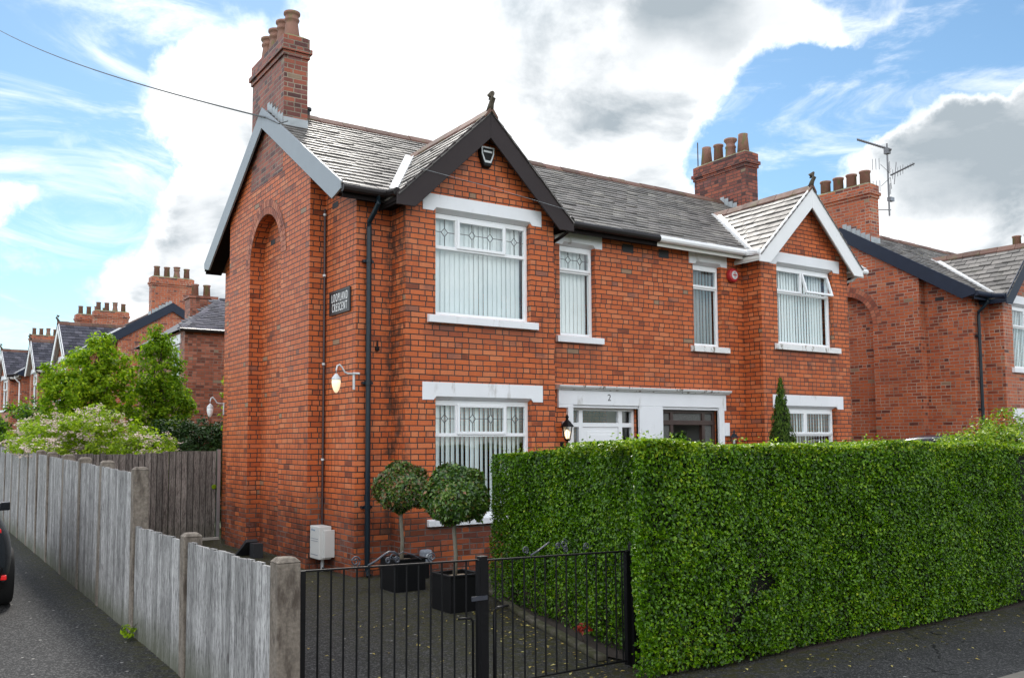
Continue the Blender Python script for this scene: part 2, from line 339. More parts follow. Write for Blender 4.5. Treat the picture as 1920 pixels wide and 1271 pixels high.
M['path'] = tarmac('footpath_tarmac', (.032, .032, .032), .35, [('y', 4.4, 4.9)], True)
M['road'] = tarmac('road_tarmac', (.045, .045, .047), .5)

def glass_mat():
    m_, t, b = mat('window_glass'); t.n.remove(b); out = t.n['Material Output']
    lw = t.new('ShaderNodeLayerWeight'); lw.inputs[0].default_value = .5; frs = t.math('MULTIPLY_ADD', t.math('POWER', lw.outputs['Facing'], 4.), .9, .085)
    tr = t.new('ShaderNodeBsdfTransparent'); tr.inputs[0].default_value = (.95, .98, .98, 1)
    gl = t.new('ShaderNodeBsdfGlossy'); gl.inputs['Roughness'].default_value = .015; gl.inputs[0].default_value = (.95, .97, 1, 1)
    oc = t.new('ShaderNodeTexCoord').outputs['Object']
    bp = t.new('ShaderNodeBump'); bp.inputs['Strength'].default_value = .12; bp.inputs['Distance'].default_value = .02
    t.put(bp.inputs['Height'], t.noise(oc, 2.2, 2)); t.put(gl.inputs['Normal'], bp.outputs[0])
    mx = t.new('ShaderNodeMixShader'); t.put(mx.inputs[0], frs)
    t.l.new(tr.outputs[0], mx.inputs[1]); t.l.new(gl.outputs[0], mx.inputs[2]); t.l.new(mx.outputs[0], out.inputs[0])
    return m_
M['glass'] = glass_mat()
M['dark_glass'] = simple('dark_car_glass', (.008, .01, .012), .06, var=.1, spec=.8)
M['blind'] = simple('vertical_blind_fabric', (.80, .84, .83), .8, var=.05, scale=3)
M['blind_cream'] = simple('cream_blind', (.62, .58, .46), .8, var=.05)
M['lead_came'] = simple('lead_came', (.09, .095, .10), .5)
M['frosted'] = simple('textured_obscure_glass', (.10, .10, .095), .2, var=.5, scale=50, bump=.9)

def emis(name, col, st, base=(.8, .75, .6)):
    m_, t, b = mat(name); b.inputs['Base Color'].default_value = (*base, 1); b.inputs['Roughness'].default_value = .25
    b.inputs['Emission Color'].default_value = (*col, 1); b.inputs['Emission Strength'].default_value = st
    return m_
M['globe_lit'] = emis('lit_opal_globe', (1, .72, .40), .45)
M['globe_off'] = simple('opal_globe', (.75, .76, .76), .25, var=.03)
M['bulb'] = emis('warm_bulb', (1, .62, .28), 3.)
M['tail'] = emis('tail_lamp_red', (.6, .01, .01), .25, (.5, .01, .012))

def leaf_mat(name, stops, rough=.38, trans=.25, spec=.5):
    m_, t, b = mat(name)
    g = t.new('ShaderNodeNewGeometry').outputs['Random Per Island']
    oc = t.new('ShaderNodeTexCoord').outputs['Object']
    n = t.noise(oc, 2.2, 4, .6)
    c = t.ramp(t.math('ADD', t.math('MULTIPLY', g, .72), t.math('MULTIPLY', t.math('SUBTRACT', n, .36), .75), clamp=True), stops)
    t.put(b.inputs['Base Color'], c); b.inputs['Roughness'].default_value = rough; b.inputs['Specular IOR Level'].default_value = spec
    tl = t.new('ShaderNodeBsdfTranslucent'); t.put(tl.inputs[0], t.mix(1., c, (1.3, 1.5, .5), 'MULTIPLY'))
    mx = t.new('ShaderNodeMixShader'); mx.inputs[0].default_value = trans
    t.l.new(b.outputs[0], mx.inputs[1]); t.l.new(tl.outputs[0], mx.inputs[2]); t.l.new(mx.outputs[0], t.n['Material Output'].inputs[0])
    return m_
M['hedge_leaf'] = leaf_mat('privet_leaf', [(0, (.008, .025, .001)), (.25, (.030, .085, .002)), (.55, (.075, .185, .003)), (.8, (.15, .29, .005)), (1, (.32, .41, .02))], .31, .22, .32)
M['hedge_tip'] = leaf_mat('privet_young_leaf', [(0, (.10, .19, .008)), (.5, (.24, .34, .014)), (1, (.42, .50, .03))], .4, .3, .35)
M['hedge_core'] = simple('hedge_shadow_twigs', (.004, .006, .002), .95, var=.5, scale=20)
M['topiary_leaf'] = leaf_mat('bay_laurel_leaf', [(0, (.012, .03, .012)), (.45, (.045, .11, .012)), (.75, (.11, .19, .02)), (.9, (.19, .16, .04)), (1, (.34, .16, .06))], .3, .12, .5)
M['topiary_brown'] = leaf_mat('bronzed_bay_leaf', [(0, (.018, .05, .015)), (.35, (.05, .11, .02)), (.6, (.16, .10, .04)), (.85, (.24, .11, .05)), (1, (.36, .19, .10))], .3, .1, .5)
M['tree_leaf'] = leaf_mat('bright_tree_leaf', [(0, (.09, .16, .006)), (.35, (.19, .30, .010)), (.7, (.32, .43, .016)), (1, (.50, .56, .03))], .5, .45, .15)
M['tree_leaf_dark'] = leaf_mat('mid_green_tree_leaf', [(0, (.05, .11, .006)), (.4, (.115, .22, .010)), (.75, (.20, .32, .014)), (1, (.36, .44, .03))], .5, .42, .15)
M['shrub_leaf'] = leaf_mat('lime_shrub_leaf', [(0, (.09, .16, .010)), (.4, (.20, .30, .016)), (.8, (.32, .41, .03)), (1, (.44, .48, .08))], .5, .42, .15)
M['laurel_leaf'] = leaf_mat('dark_laurel_leaf', [(0, (.008, .025, .006)), (.6, (.02, .055, .010)), (1, (.045, .09, .018))], .6, .12, .2)
M['conifer_leaf'] = leaf_mat('conifer_leaf', [(0, (.02, .05, .006)), (.5, (.05, .10, .010)), (1, (.12, .18, .02))], .6, .2, .2)
M['blossom'] = leaf_mat('pink_white_blossom', [(0, (.42, .27, .29)), (.5, (.55, .43, .42)), (1, (.66, .58, .52))], .6, .2)
M['litter'] = leaf_mat('fallen_leaf', [(0, (.20, .13, .03)), (.5, (.38, .29, .06)), (.85, (.5, .45, .16)), (1, (.12, .2, .03))], .6, .1)
M['red_leaf'] = leaf_mat('red_leaf', [(0, (.22, .015, .01)), (1, (.4, .04, .02))], .45, .2)

# ---------------------------------------------------------------- mesh helpers
class MB:
    def __init__(s): s.v = []; s.f = []; s.m = []
    def add(s, vs, fs, mi=0):
        o = len(s.v); s.v += [tuple(p) for p in vs]; s.f += [tuple(i+o for i in f) for f in fs]; s.m += [mi]*len(fs); return s
    def poly(s, pts, mi=0): return s.add(pts, [tuple(range(len(pts)))], mi)
    def box(s, x0, x1, y0, y1, z0, z1, mi=0):
        return s.add([(x0, y0, z0), (x1, y0, z0), (x1, y1, z0), (x0, y1, z0), (x0, y0, z1), (x1, y0, z1), (x1, y1, z1), (x0, y1, z1)],
                     [(0, 3, 2, 1), (4, 5, 6, 7), (0, 1, 5, 4), (1, 2, 6, 5), (2, 3, 7, 6), (3, 0, 4, 7)], mi)
    def prism(s, a, b, mi=0):        # two matching rings of points, capped
        n = len(a)
        return s.add(list(a)+list(b), [tuple(range(n-1, -1, -1)), tuple(range(n, 2*n))]+[(i, (i+1) % n, n+(i+1) % n, n+i) for i in range(n)], mi)
    def tube(s, path, r, n=8, mi=0, cap=True):
        P = [Vector(p) for p in path]; rings = []
        rs = r if isinstance(r, (list, tuple)) else [r]*len(P)
        for i, p in enumerate(P):
            t = (P[min(i+1, len(P)-1)]-P[max(i-1, 0)]).normalized()
            a = t.cross(Vector((0, 0, 1)))
            if a.length < .05: a = t.cross(Vector((1, 0, 0)))
            a.normalize(); b = t.cross(a)
            rings.append([p+(a*math.cos(k*2*math.pi/n)+b*math.sin(k*2*math.pi/n))*rs[i] for k in range(n)])
        vs = [q for rg in rings for q in rg]
        fs = [(i*n+k, i*n+(k+1) % n, (i+1)*n+(k+1) % n, (i+1)*n+k) for i in range(len(P)-1) for k in range(n)]
        if cap: fs += [tuple(range(n-1, -1, -1)), tuple((len(P)-1)*n+k for k in range(n))]
        return s.add(vs, fs, mi)
    def lathe(s, prof, c, n=16, mi=0, ax='z'):
        vs = []; c = Vector(c)
        for r, h in prof:
            for k in range(n):
                a = 2*math.pi*k/n
                d = Vector((r*math.cos(a), r*math.sin(a), h)) if ax == 'z' else (Vector((r*math.cos(a), h, r*math.sin(a))) if ax == 'y' else Vector((h, r*math.cos(a), r*math.sin(a))))
                vs.append(c+d)
        fs = [(i*n+k, i*n+(k+1) % n, (i+1)*n+(k+1) % n, (i+1)*n+k) for i in range(len(prof)-1) for k in range(n)]
        fs += [tuple(range(n-1, -1, -1)), tuple((len(prof)-1)*n+k for k in range(n))]
        return s.add(vs, fs, mi)
    def build(s, name, mats, parent=None, smooth=False, bevel=0., recalc=True):
        me = bpy.data.meshes.new(name); me.from_pydata(s.v, [], s.f)
        for k in (mats if isinstance(mats, (list, tuple)) else [mats]): me.materials.append(M[k] if isinstance(k, str) else k)
        me.polygons.foreach_set('material_index', s.m)
        if recalc:
            b = bmesh.new(); b.from_mesh(me); bmesh.ops.recalc_face_normals(b, faces=b.faces); b.to_mesh(me); b.free()
        if smooth: me.polygons.foreach_set('use_smooth', [True]*len(me.polygons))
        me.update()
        o = bpy.data.objects.new(name, me); COL.objects.link(o)
        if parent: o.parent = parent
        if bevel:
            md = o.modifiers.new('bevel', 'BEVEL'); md.width = bevel; md.segments = 2; md.limit_method = 'ANGLE'
        return o
def tag(o, label, cat, group=None, kind=None):
    o['label'] = label; o['category'] = cat
    if group: o['group'] = group
    if kind: o['kind'] = kind
    return o
def struct(o, kind='structure'): o['kind'] = kind; return o
def thing(name, label, cat, loc=(0, 0, 0), rz=0., group=None):
    o = bpy.data.objects.new(name, None); COL.objects.link(o); o.location = loc; o.rotation_euler = (0, 0, rz); o.empty_display_size = .2
    return tag(o, label, cat, group)
def copy_tree(o, parent=None):
    c = o.copy(); COL.objects.link(c)
    if parent: c.parent = parent
    for ch in [q for q in bpy.data.objects if q.parent == o]: copy_tree(ch, c)
    return c
def text_mesh(name, body, size, mat_, parent, loc, rot, extr=.004, align='CENTER', sx=1., space=1.):
    cu_ = bpy.data.curves.new(name, 'FONT'); cu_.body = body; cu_.size = size; cu_.extrude = extr; cu_.align_x = align; cu_.align_y = 'CENTER'; cu_.space_character = space
    tmp = bpy.data.objects.new('tmp', cu_); COL.objects.link(tmp)
    bpy.context.view_layer.update()
    me = bpy.data.meshes.new_from_object(tmp.evaluated_get(bpy.context.evaluated_depsgraph_get())); me.name = name
    bpy.data.objects.remove(tmp)
    me.materials.clear(); me.materials.append(M[mat_])
    o = bpy.data.objects.new(name, me); COL.objects.link(o); o.location = loc; o.rotation_euler = rot; o.scale = (sx, 1, 1)
    if parent: o.parent = parent
    return o

# ---------------------------------------------------------------- the semi-detached pair (local frame: origin at the middle of the front wall, front faces -Y)
SL, EY, EZ, RY = .618, -.24, 5.178, 3.03
def zt(y): return EZ+SL*((y if y <= RY else 2*RY-y)-EY)
BC, BS, BZ = 3.53, .965, 6.42          # bay axis, bay roof slope, bay ridge height
def panel(mb, P, u0, u1, z0, z1, holes=(), inward=(0, 1, 0), depth=.14):
    us = sorted({u0, u1, *[h[i] for h in holes for i in (0, 1)]}); zs = sorted({z0, z1, *[h[i] for h in holes for i in (2, 3)]})
    inw = Vector(inward)*depth
    for a, b in zip(us, us[1:]):
        for c, d in zip(zs, zs[1:]):
            if any(h[0] <= a and b <= h[1] and h[2] <= c and d <= h[3] for h in holes): continue
            mb.poly([P(a, c), P(b, c), P(b, d), P(a, d)])
    for a, b, c, d in holes:
        ring = [Vector(P(a, c)), Vector(P(b, c)), Vector(P(b, d)), Vector(P(a, d))]
        for i in range(4):
            p, q = ring[i], ring[(i+1) % 4]; mb.poly([p, q, q+inw, p+inw])
def slates(mb, O, U, V, N, LU, LV, w, e, r, lift=.026, keep=None):
    O, U, V, N = map(Vector, (O, U, V, N)); j = 0
    while j*e < LV-.03:
        v0 = j*e; v1 = min(v0+e*1.35, LV); u = -w*(.5 if j % 2 else 0.)
        while u < LU:
            a, b = max(u, 0)+.005, min(u+w, LU)-.005; u += w
            if b-a < .03 or (keep and not keep((a+b)/2, v0)): continue
            dv = r.uniform(-.007, .007); h = lift+r.uniform(-.006, .007); h2 = h+r.uniform(-.005, .005); k = .003
            vs = [O+U*a+V*(v0+dv)+N*h, O+U*b+V*(v0+dv+r.uniform(-.004, .004))+N*h2, O+U*b+V*v1+N*k, O+U*a+V*v1+N*k]
            vs += [vs[0]-N*.022, vs[1]-N*.022]
            mb.add(vs, [(0, 1, 2, 3), (4, 5, 1, 0), (0, 3, 4), (1, 5, 2)])
        j += 1
def ridge(mb, A, B, ang, w=.17, L=.42, r=random):
    A, B = Vector(A), Vector(B); D = (B-A); n = max(1, round(D.length/L)); D /= n; d = D.normalized(); s = d.cross(Vector((0, 0, 1))).normalized()
    for i in range(n):
        p, q = A+D*i+d*.004, A+D*(i+1)-d*.004; dz = Vector((0, 0, r.uniform(-.006, .008)))
        def ring(c, k): return [c+dz+s*(w*math.cos(ang))*x+Vector((0, 0, z)) for x, z in ((-1, -w*math.sin(ang)), (-.22, .012), (.22, .012), (1, -w*math.sin(ang)), (1, -w*math.sin(ang)-.03), (0, -.03), (-1, -w*math.sin(ang)-.03))]
        mb.prism(ring(p, 0), ring(q, 0))
POT_A = [(.125, 0), (.13, .04), (.10, .26), (.098, .29), (.118, .31), (.122, .335), (.105, .36), (.11, .40), (.132, .415), (.132, .45), (.09, .452), (.085, .2)]
POT_B = [(.115, 0), (.10, .36), (.118, .37), (.118, .41), (.08, .412), (.08, .2)]
POT_C = [(.125, 0), (.122, .03), (.112, .22), (.125, .235), (.125, .26), (.10, .30), (.10, .34), (.15, .40), (.15, .44), (.09, .442), (.09, .2)]
POT_E = [(.13, 0), (.125, .31), (.142, .32), (.142, .36), (.10, .362), (.10, .2)]
POT_D = [(.14, 0), (.105, .40), (.11, .45), (.08, .452), (.08, .2)]

def window(root, x0, x1, z0, z1, yw, style, blind='blind', ang=(9, 17), gap=.079, lead=True, clean=True, nmi=None):
    yf = yw+.095; F = MB(); b = .052; fy0, fy1 = yf, yf+.06
    F.box(x0, x0+b, fy0, fy1, z0, z1); F.box(x1-b, x1, fy0, fy1, z0, z1)
    F.box(x0+b, x1-b, fy0, fy1, z0, z0+b); F.box(x0+b, x1-b, fy0, fy1, z1-b-.02, z1)
    W = x1-x0; zt_ = z1-(.475 if style != 'small' else .40)
    F.box(x0+b, x1-b, fy0-.002, fy1, zt_-.025, zt_+.025)
    fr = {'three': [0, .245, .755, 1], 'two': [0, .49, 1], 'small': [0, 1]}[style]
    lights = []
    for i in range(len(fr)-1):
        a, c = x0+W*fr[i]+(b if i == 0 else .022), x0+W*fr[i+1]-(b if i == len(fr)-2 else .022)
        if i: F.box(x0+W*fr[i]-.022, x0+W*fr[i]+.022, fy0-.001, fy1, zt_+.025, z1-b-.02)
        lights.append([a, c, zt_+.025, z1-b-.02, (style == 'three' and i == 1) or style != 'three'])
    big = (x0+b, x1-b, z0+b, zt_-.025)
    frame = F.build('window', 'upvc_white', root, bevel=.006)
    leads = MB()
    for i, (a, c, d, e, case) in enumerate(lights):
        tilt = (style == 'two' and clean == 'open' and i == 1)
        if case:
            k = .042; g = MB(); xa, xc, za, zc = a-.02, c+.02, d-.02, e+.02
            if tilt:   # top-hung light standing open
                n = Matrix.Rotation(R(-17), 4, 'X'); piv = Vector((0, fy0-.03, zc))
            pts = [((xa, xa+k), (za, zc)), ((xc-k, xc), (za, zc)), ((xa+k, xc-k), (za, za+k)), ((xa+k, xc-k), (zc-k, zc))]
            for (p, q), (u, v) in pts: g.box(p, q, fy0-.022, fy0+.02, u, v)
            gp = MB(); gp.poly([(xa+k, fy0+.004, za+k), (xc-k, fy0+.004, za+k), (xc-k, fy0+.004, zc-k), (xa+k, fy0+.004, zc-k)])
            if tilt:
                for q in (g, gp): q.v = [tuple(piv+n @ (Vector(p)-piv)) for p in q.v]
            g.build('casement', 'upvc_white', frame, bevel=.005); gp.build('pane', 'glass', frame)
            a, c, d, e = xa+k, xc-k, za+k, zc-k
        else:
            MB().poly([(a, yf+.03, d), (c, yf+.03, d), (c, yf+.03, e), (a, yf+.03, e)]).build('pane', 'glass', frame)
        if lead:
            yl = (fy0-.003) if case else yf+.024
            zm = (d+e)/2+.01; w = .004; nd = 2 if (c-a) > .45 else 1
            def bar(p, q):
                p, q = Vector((p[0], yl, p[1])), Vector((q[0], yl, q[1])); s_ = (q-p).normalized().cross(Vector((0, 1, 0)))*w
                leads.prism([p-s_, p+s_, q+s_, q-s_], [v_+Vector((0, .006, 0)) for v_ in (p-s_, p+s_, q+s_, q-s_)])
            cs = [a+(c-a)*t for t in ((.5,) if nd == 1 else (.29, .71))]; dr = .052; last = a
            for x in cs:
                bar((last, zm), (x-dr, zm)); last = x+dr
                bar((x-dr, zm), (x, zm+dr*1.15)); bar((x, zm+dr*1.15), (x+dr, zm)); bar((x+dr, zm), (x, zm-dr*1.15)); bar((x, zm-dr*1.15), (x-dr, zm))
                bar((x, d), (x, zm-dr*1.15)); bar((x, zm+dr*1.15), (x, e))
            bar((last, zm), (c, zm))
    if lead: leads.build('leading', 'lead_came', frame)
    a, c, d, e = big
    MB().poly([(a, yf+.03, d), (c, yf+.03, d), (c, yf+.03, e), (a, yf+.03, e)]).build('pane', 'glass', frame)
    if blind:
        B = MB(); x = x0+.07; yb = yf+.11
        while x < x1-.03:
            t = R(random.uniform(*ang)); h = .0445; dx, dy = h*math.cos(t), h*math.sin(t)
            za = z0+.05+random.uniform(0, .01)
            B.prism([(x-dx, yb-dy, za), (x+dx, yb+dy, za), (x+dx, yb+dy+.002, za), (x-dx, yb-dy+.002, za)], [(x-dx, yb-dy, z1-.06), (x+dx, yb+dy, z1-.06), (x+dx, yb+dy+.002, z1-.06), (x-dx, yb-dy+.002, z1-.06)])
            x += gap
        B.box(x0+.03, x1-.03, yb-.02, yb+.02, z1-.06, z1-.03)
        B.build('vertical_blind', blind, frame)
    return frame
def lintel(root, x0, x1, z0, z1, yw, mat_, notch=.17):
    L = MB(); y = yw-.012; yb = yw+.09; h = .05
    L.box(x0, x0+notch, y, yb, z0, z1); L.box(x1-notch, x1, y, yb, z0, z1); L.box(x0+notch, x1-notch, y, yb, z0+h, z1)
    L.prism([(x0+notch, y, z0+h), (x0+notch, yb, z0), (x0+notch, yb, z0+h)], [(x1-notch, y, z0+h), (x1-notch, yb, z0), (x1-notch, yb, z0+h)])
    for xx, sg in ((x0+notch, 1), (x1-notch, -1)):   # chamfer stops
        L.prism([(xx, y, z0), (xx+sg*.04, y, z0+h), (xx, y, z0+h)], [(xx, yb, z0), (xx+sg*.04, yb, z0+h), (xx, yb, z0+h)])
    return L.build('lintel', mat_, root)
def sill(root, x0, x1, z0, z1, yw, mat_, pr=.065):
    L = MB(); L.prism([(x0, yw-pr, z0), (x0, yw+.13, z0), (x0, yw+.13, z1+.01), (x0, yw, z1), (x0, yw-pr, z1-.012)], [(x1, yw-pr, z0), (x1, yw+.13, z0), (x1, yw+.13, z1+.01), (x1, yw, z1), (x1, yw-pr, z1-.012)])
    return L.build('window_sill', mat_, root, bevel=.006)

def build_pair(root, halves, brick, slate='slate', detail=True, seed=3):
    r = random.Random(seed)
    W = MB()
    sm = {-1: (-1.865, -1.155), 1: (1.04, 1.74)}; dr = {-1: (-1.655, -.287), 1: (.235, 1.569)}
    holes = [(*sm[s], 3.42, 4.907) for s in (-1, 1)]+[(*dr[s], 0., 2.30) for s in (-1, 1)]
    panel(W, lambda u, z: (u, 0, z), -2.295, 2.295, 0, 5.12, holes)
    for s in (-1, 1):
        panel(W, lambda u, z: (s*u, 0, z), 4.77, 5.297, 0, 5.12)
        for xx in (2.295, 4.77): panel(W, lambda u, z: (s*xx, u, z), -.427, 0, 0, 5.08)
        wa, wb = 2.72, 4.313
        panel(W, lambda u, z: (s*u, -.427, z), 2.295, 4.77, 0, 5.0, [(wa, wb, 3.51, 4.995), (wa, wb, .74, 2.395)])
        hz = BZ-.06; hw = 1.2375
        W.poly([(s*(BC-hw), -.427, 5.0), (s*(BC+hw), -.427, 5.0), (s*(BC+hw), -.427, hz-BS*hw), (s*BC, -.427, hz), (s*(BC-hw), -.427, hz-BS*hw)])
        # side wall and projecting pier with its arched recess
        X = s*5.297; W.poly([(X, 0, 0), (X, 6.06, 0), (X, 6.06, zt(6.06)-.05), (X, RY, zt(RY)-.05), (X, 0, zt(0)-.05)])
        Xp, ya, yb_ = s*5.537, 1.083, 4.977
        for yy in (ya, yb_): W.poly([(X, yy, 0), (Xp, yy, 0), (Xp, yy, zt(yy)-.05), (X, yy, zt(yy)-.05)])
        r0, r1, zs = 2.285, 3.805, 4.705; rc_, rad = (r0+r1)/2, (r1-r0)/2
        n = 24; arc = [(rc_-rad*math.cos(math.pi*i/n), zs+rad*math.sin(math.pi*i/n)) for i in range(n+1)]
        top = lambda y: zt(y)-.05
        W.poly([(Xp, ya, 0), (Xp, r0, 0), (Xp, r0, top(r0)), (Xp, ya, top(ya))]); W.poly([(Xp, r1, 0), (Xp, yb_, 0), (Xp, yb_, top(yb_)), (Xp, r1, top(r1))])
        Xi = s*5.317
        for (a, b), (c, d) in zip(arc, arc[1:]):
            W.poly([(Xp, a, b), (Xp, c, d), (Xp, c, top(c)), (Xp, a, top(a))]); W.poly([(Xp, a, b), (Xp, c, d), (Xi, c, d), (Xi, a, b)])
        for yy in (r0, r1): W.poly([(Xp, yy, 0), (Xp, yy, zs), (Xi, yy, zs), (Xi, yy, 0)])
        W.poly([(Xi, r0, 0), (Xi, r1, 0), (Xi, r1, zs)]+[(Xi, a, b) for a, b in reversed(arc[1:-1])]+[(Xi, r0, zs)])
    W.poly([(-5.297, 6.06, 0), (5.297, 6.06, 0), (5.297, 6.06, 5.12), (-5.297, 6.06, 5.12)])
    W.build('wall', brick, root)
    # floors inside, so the rooms read dark
    MB().box(-5.2, 5.2, .15, 6.0, 2.62, 2.72).build('upper_floor', 'plaster', root)
    # roof
    roof = MB(); nf = Vector((0, -SL, 1)).normalized(); vf = Vector((0, 1, SL)).normalized(); LV = math.hypot(RY-EY, SL*(RY-EY))
    def keep(u, v):
        x = abs(u-5.64); y = EY+v*vf.y
        return not (abs(x-BC) < (BZ-zt(y))/BS-.45) and not (5.2 < x < 5.5 and 2.35 < y)
    slates(roof, (-5.64, EY-.03, EZ-.02), (1, 0, 0), vf, nf, 11.28, LV, .27, .172, r, keep=keep)
    roof.prism([(-5.62, RY, zt(RY)-.02), (-5.62, 6.33, zt(6.33)-.02), (-5.62, 6.33, zt(6.33)-.1), (-5.62, RY, zt(RY)-.1)], [(5.62, RY, zt(RY)-.02), (5.62, 6.33, zt(6.33)-.02), (5.62, 6.33, zt(6.33)-.1), (5.62, RY, zt(RY)-.1)])
    ro = roof.build('roof', slate, root, recalc=False)
    rg = MB(); ridge(rg, (-5.1, RY, zt(RY)+.045), (5.1, RY, zt(RY)+.045), math.atan(SL), r=r); rg.build('ridge_tiles', 'ridge_tile', ro)
    for s in (-1, 1):
        h = halves[s]; gx = lambda x: s*x
        D = MB()
        D.prism([(gx(0), EY, EZ-.03), (gx(0), RY, zt(RY)-.03), (gx(0), RY, zt(RY)-.12), (gx(0), EY, EZ-.12)], [(gx(5.6), EY, EZ-.03), (gx(5.6), RY, zt(RY)-.03), (gx(5.6), RY, zt(RY)-.12), (gx(5.6), EY, EZ-.12)])
        D.prism([(gx(5.3), 6.33, zt(6.33)-.11), (gx(5.3), RY, zt(RY)-.121), (gx(5.3), RY, zt(RY)-.16), (gx(5.3), 6.33, zt(6.33)-.15)], [(gx(5.6), 6.33, zt(6.33)-.11), (gx(5.6), RY, zt(RY)-.121), (gx(5.6), RY, zt(RY)-.16), (gx(5.6), 6.33, zt(6.33)-.15)])
        def b2(x0, x1, *a): D.box(min(gx(x0), gx(x1)), max(gx(x0), gx(x1)), *a)
        for x0, x1 in ((.002, 2.27), (4.79, 5.598)): b2(x0, x1, -.205, -.003, 5.062, 5.085); b2(x0, x1, -.225, -.205, 5.0, 5.16)
        # bay eaves, soffits
        for sg in (-1, 1):
            xa, xb = BC+sg*1.2375, BC+sg*1.43
            b2(xa+sg*.002, xb, -.598, .05, 4.985, 5.005); b2(xb, xb+sg*.02, -.598, -.17, 4.965, 5.09)
            D.prism([(gx(BC), -.6, BZ-.03), (gx(BC+sg*1.44), -.6, BZ-.03-BS*1.44), (gx(BC+sg*1.44), -.6, BZ-.10-BS*1.44), (gx(BC), -.6, BZ-.13)], [(gx(BC), 1.8, BZ-.03), (gx(BC+sg*1.44), 1.8, BZ-.03-BS*1.44), (gx(BC+sg*1.44), 1.8, BZ-.10-BS*1.44), (gx(BC), 1.8, BZ-.13)])
        D.build('soffit', h['soffit'], root)
        for path in ([(gx(.004), -.272, 5.115), (gx(2.08), -.272, 5.115), (gx(2.08), -.60, 5.075)], [(gx(5.62), -.272, 5.115), (gx(4.985), -.272, 5.115), (gx(4.985), -.60, 5.075)]):
            MB().tube(path, .058, 10).build('gutter', h['gutter'], root)
        # barge boards
        B = MB()
        for sg in (-1, 1):
            pts = [(0, BZ+.055), (sg*1.47, BZ+.055-BS*1.47), (sg*1.47, 4.90), (sg*1.20, 4.90), (0, BZ-.36)]
            B.prism([(gx(BC+a), -.632, z) for a, z in pts], [(gx(BC+a), -.602, z) for a, z in pts])
        B.build('bargeboard', h['barge'], root, bevel=.006)
        B = MB()
        f = [(-.26, 5.205), (-.245, 5.10), (.05, 5.03), (RY, zt(RY)-.31), (RY, zt(RY)+.035)]; bk = [(2*RY-a, z) for a, z in f]
        for pts in (f, bk): B.prism([(gx(5.604), a, z) for a, z in pts], [(gx(5.637), a, z) for a, z in pts])
        B.build('bargeboard', h['gable'], root, bevel=.006)
        # bay roof
        br = MB(); LVb = math.hypot(1.45, 1.45*BS)
        for sg in (-1, 1):
            V = Vector((-s*sg, 0, BS)).normalized(); N = Vector((s*sg*BS, 0, 1)).normalized()
            def kb(u, v, sg=sg):
                dx = 1.45-v*abs(V.x); y = -.655+u
                return y < RY and zt(y) < BZ-BS*dx+.25
            slates(br, (gx(BC+sg*1.45), -.655, BZ-BS*1.45), (0, 1, 0), V, N, 2.6, LVb, .27, .175, r, keep=kb)
        bo = br.build('roof', slate, root, recalc=False)
        rg = MB(); ridge(rg, (gx(BC), -.66, BZ+.05), (gx(BC), 1.80, BZ+.05), math.atan(BS), w=.15, r=r); rg.build('ridge_tiles', 'ridge_tile', bo)
        fn = MB(); fn.tube([(gx(BC), -.60, BZ+.03), (gx(BC), -.64, BZ+.13), (gx(BC), -.69, BZ+.20), (gx(BC), -.66, BZ+.27), (gx(BC), -.60, BZ+.255), (gx(BC), -.615, BZ+.21)], [.055, .04, .038, .045, .045, .03], 10)
        fn.build('finial', 'finial_stone', bo, smooth=True)
        vl = MB()
        for sg in (-1, 1):      # lead valley: one wing on the main slope, one on the bay slope
            P0 = Vector((gx(BC+sg*(BZ-EZ)/BS), EY-.03, EZ+.012)); yt = EY+(BZ-EZ)/SL; P1 = Vector((gx(BC), yt, BZ+.012))
            wm = Vector((gx(sg), 0, 0))*.13
            up = nf*.022
            vl.prism([P0+up, P0+wm+up, P1+wm+up, P1+up], [P0-up, P0+wm-up, P1+wm-up, P1-up])
            nb = Vector((gx(sg)*BS, 0, 1)).normalized(); wb2 = Vector((0, -.12, 0))
            vl.prism([P0+nb*.03, P0+wb2*.2+nb*.03, P1+wb2+nb*.03, P1+nb*.03], [P0-nb*.01, P0+wb2*.2-nb*.01, P1+wb2-nb*.01, P1-nb*.01])
        vl.build('valley_flashing', 'lead', bo)
        # chimney
        c = MB(); x0, x1 = sorted((gx(5.15), gx(5.539))); y0, y1 = 2.25, 3.81; dx_ = h.get('chdx', 0.); x0 += dx_; x1 += dx_
        c.box(x0, x1, y0, y1, 6.0, 7.86)
        for pr, z0, z1 in ((.025, 7.861, 7.935), (.055, 7.936, 8.01), (.02, 8.011, 8.19)): c.box(x0-pr, x1+pr, y0-pr, y1+pr, z0, z1)
        ch = c.build('chimney', h.get('chbrick', 'brick_chimney'), root)
        MB().prism([(x0-.015, y0-.015, 8.191), (x1+.015, y0-.015, 8.191), (x1+.015, y1+.015, 8.191), (x0-.015, y1+.015, 8.191)], [(x0+.07, y0+.07, 8.25), (x1-.07, y0+.07, 8.25), (x1-.07, y1-.07, 8.25), (x0+.07, y1-.07, 8.25)]).build('chimney_cap', 'flaunch', ch)
        for k in range(4):
            MB().lathe(h['pots'][k], ((x0+x1)/2, y0+.22+k*.373, 8.22), 16).build('chimney_pot', 'pot', ch, smooth=True)
        fl = MB(); fl.box(x0-.006, x1+.006, y0-.012, y0-.002, zt(y0)-.05, zt(y0)+.15)
        for xx in (x0-.008, x1+.002):
            for k in range(6):
                ya = y0+.02+k*.125; z_ = zt(ya)
                fl.box(xx, xx+.006, ya, ya+.118, z_-.02, z_+.21-(.02 if k % 2 else 0))
        fl.build('flashing', 'lead_grey', ch)
        # arch ring of two brick courses, standing a few millimetres proud
        vo = MB(); bed = MB()
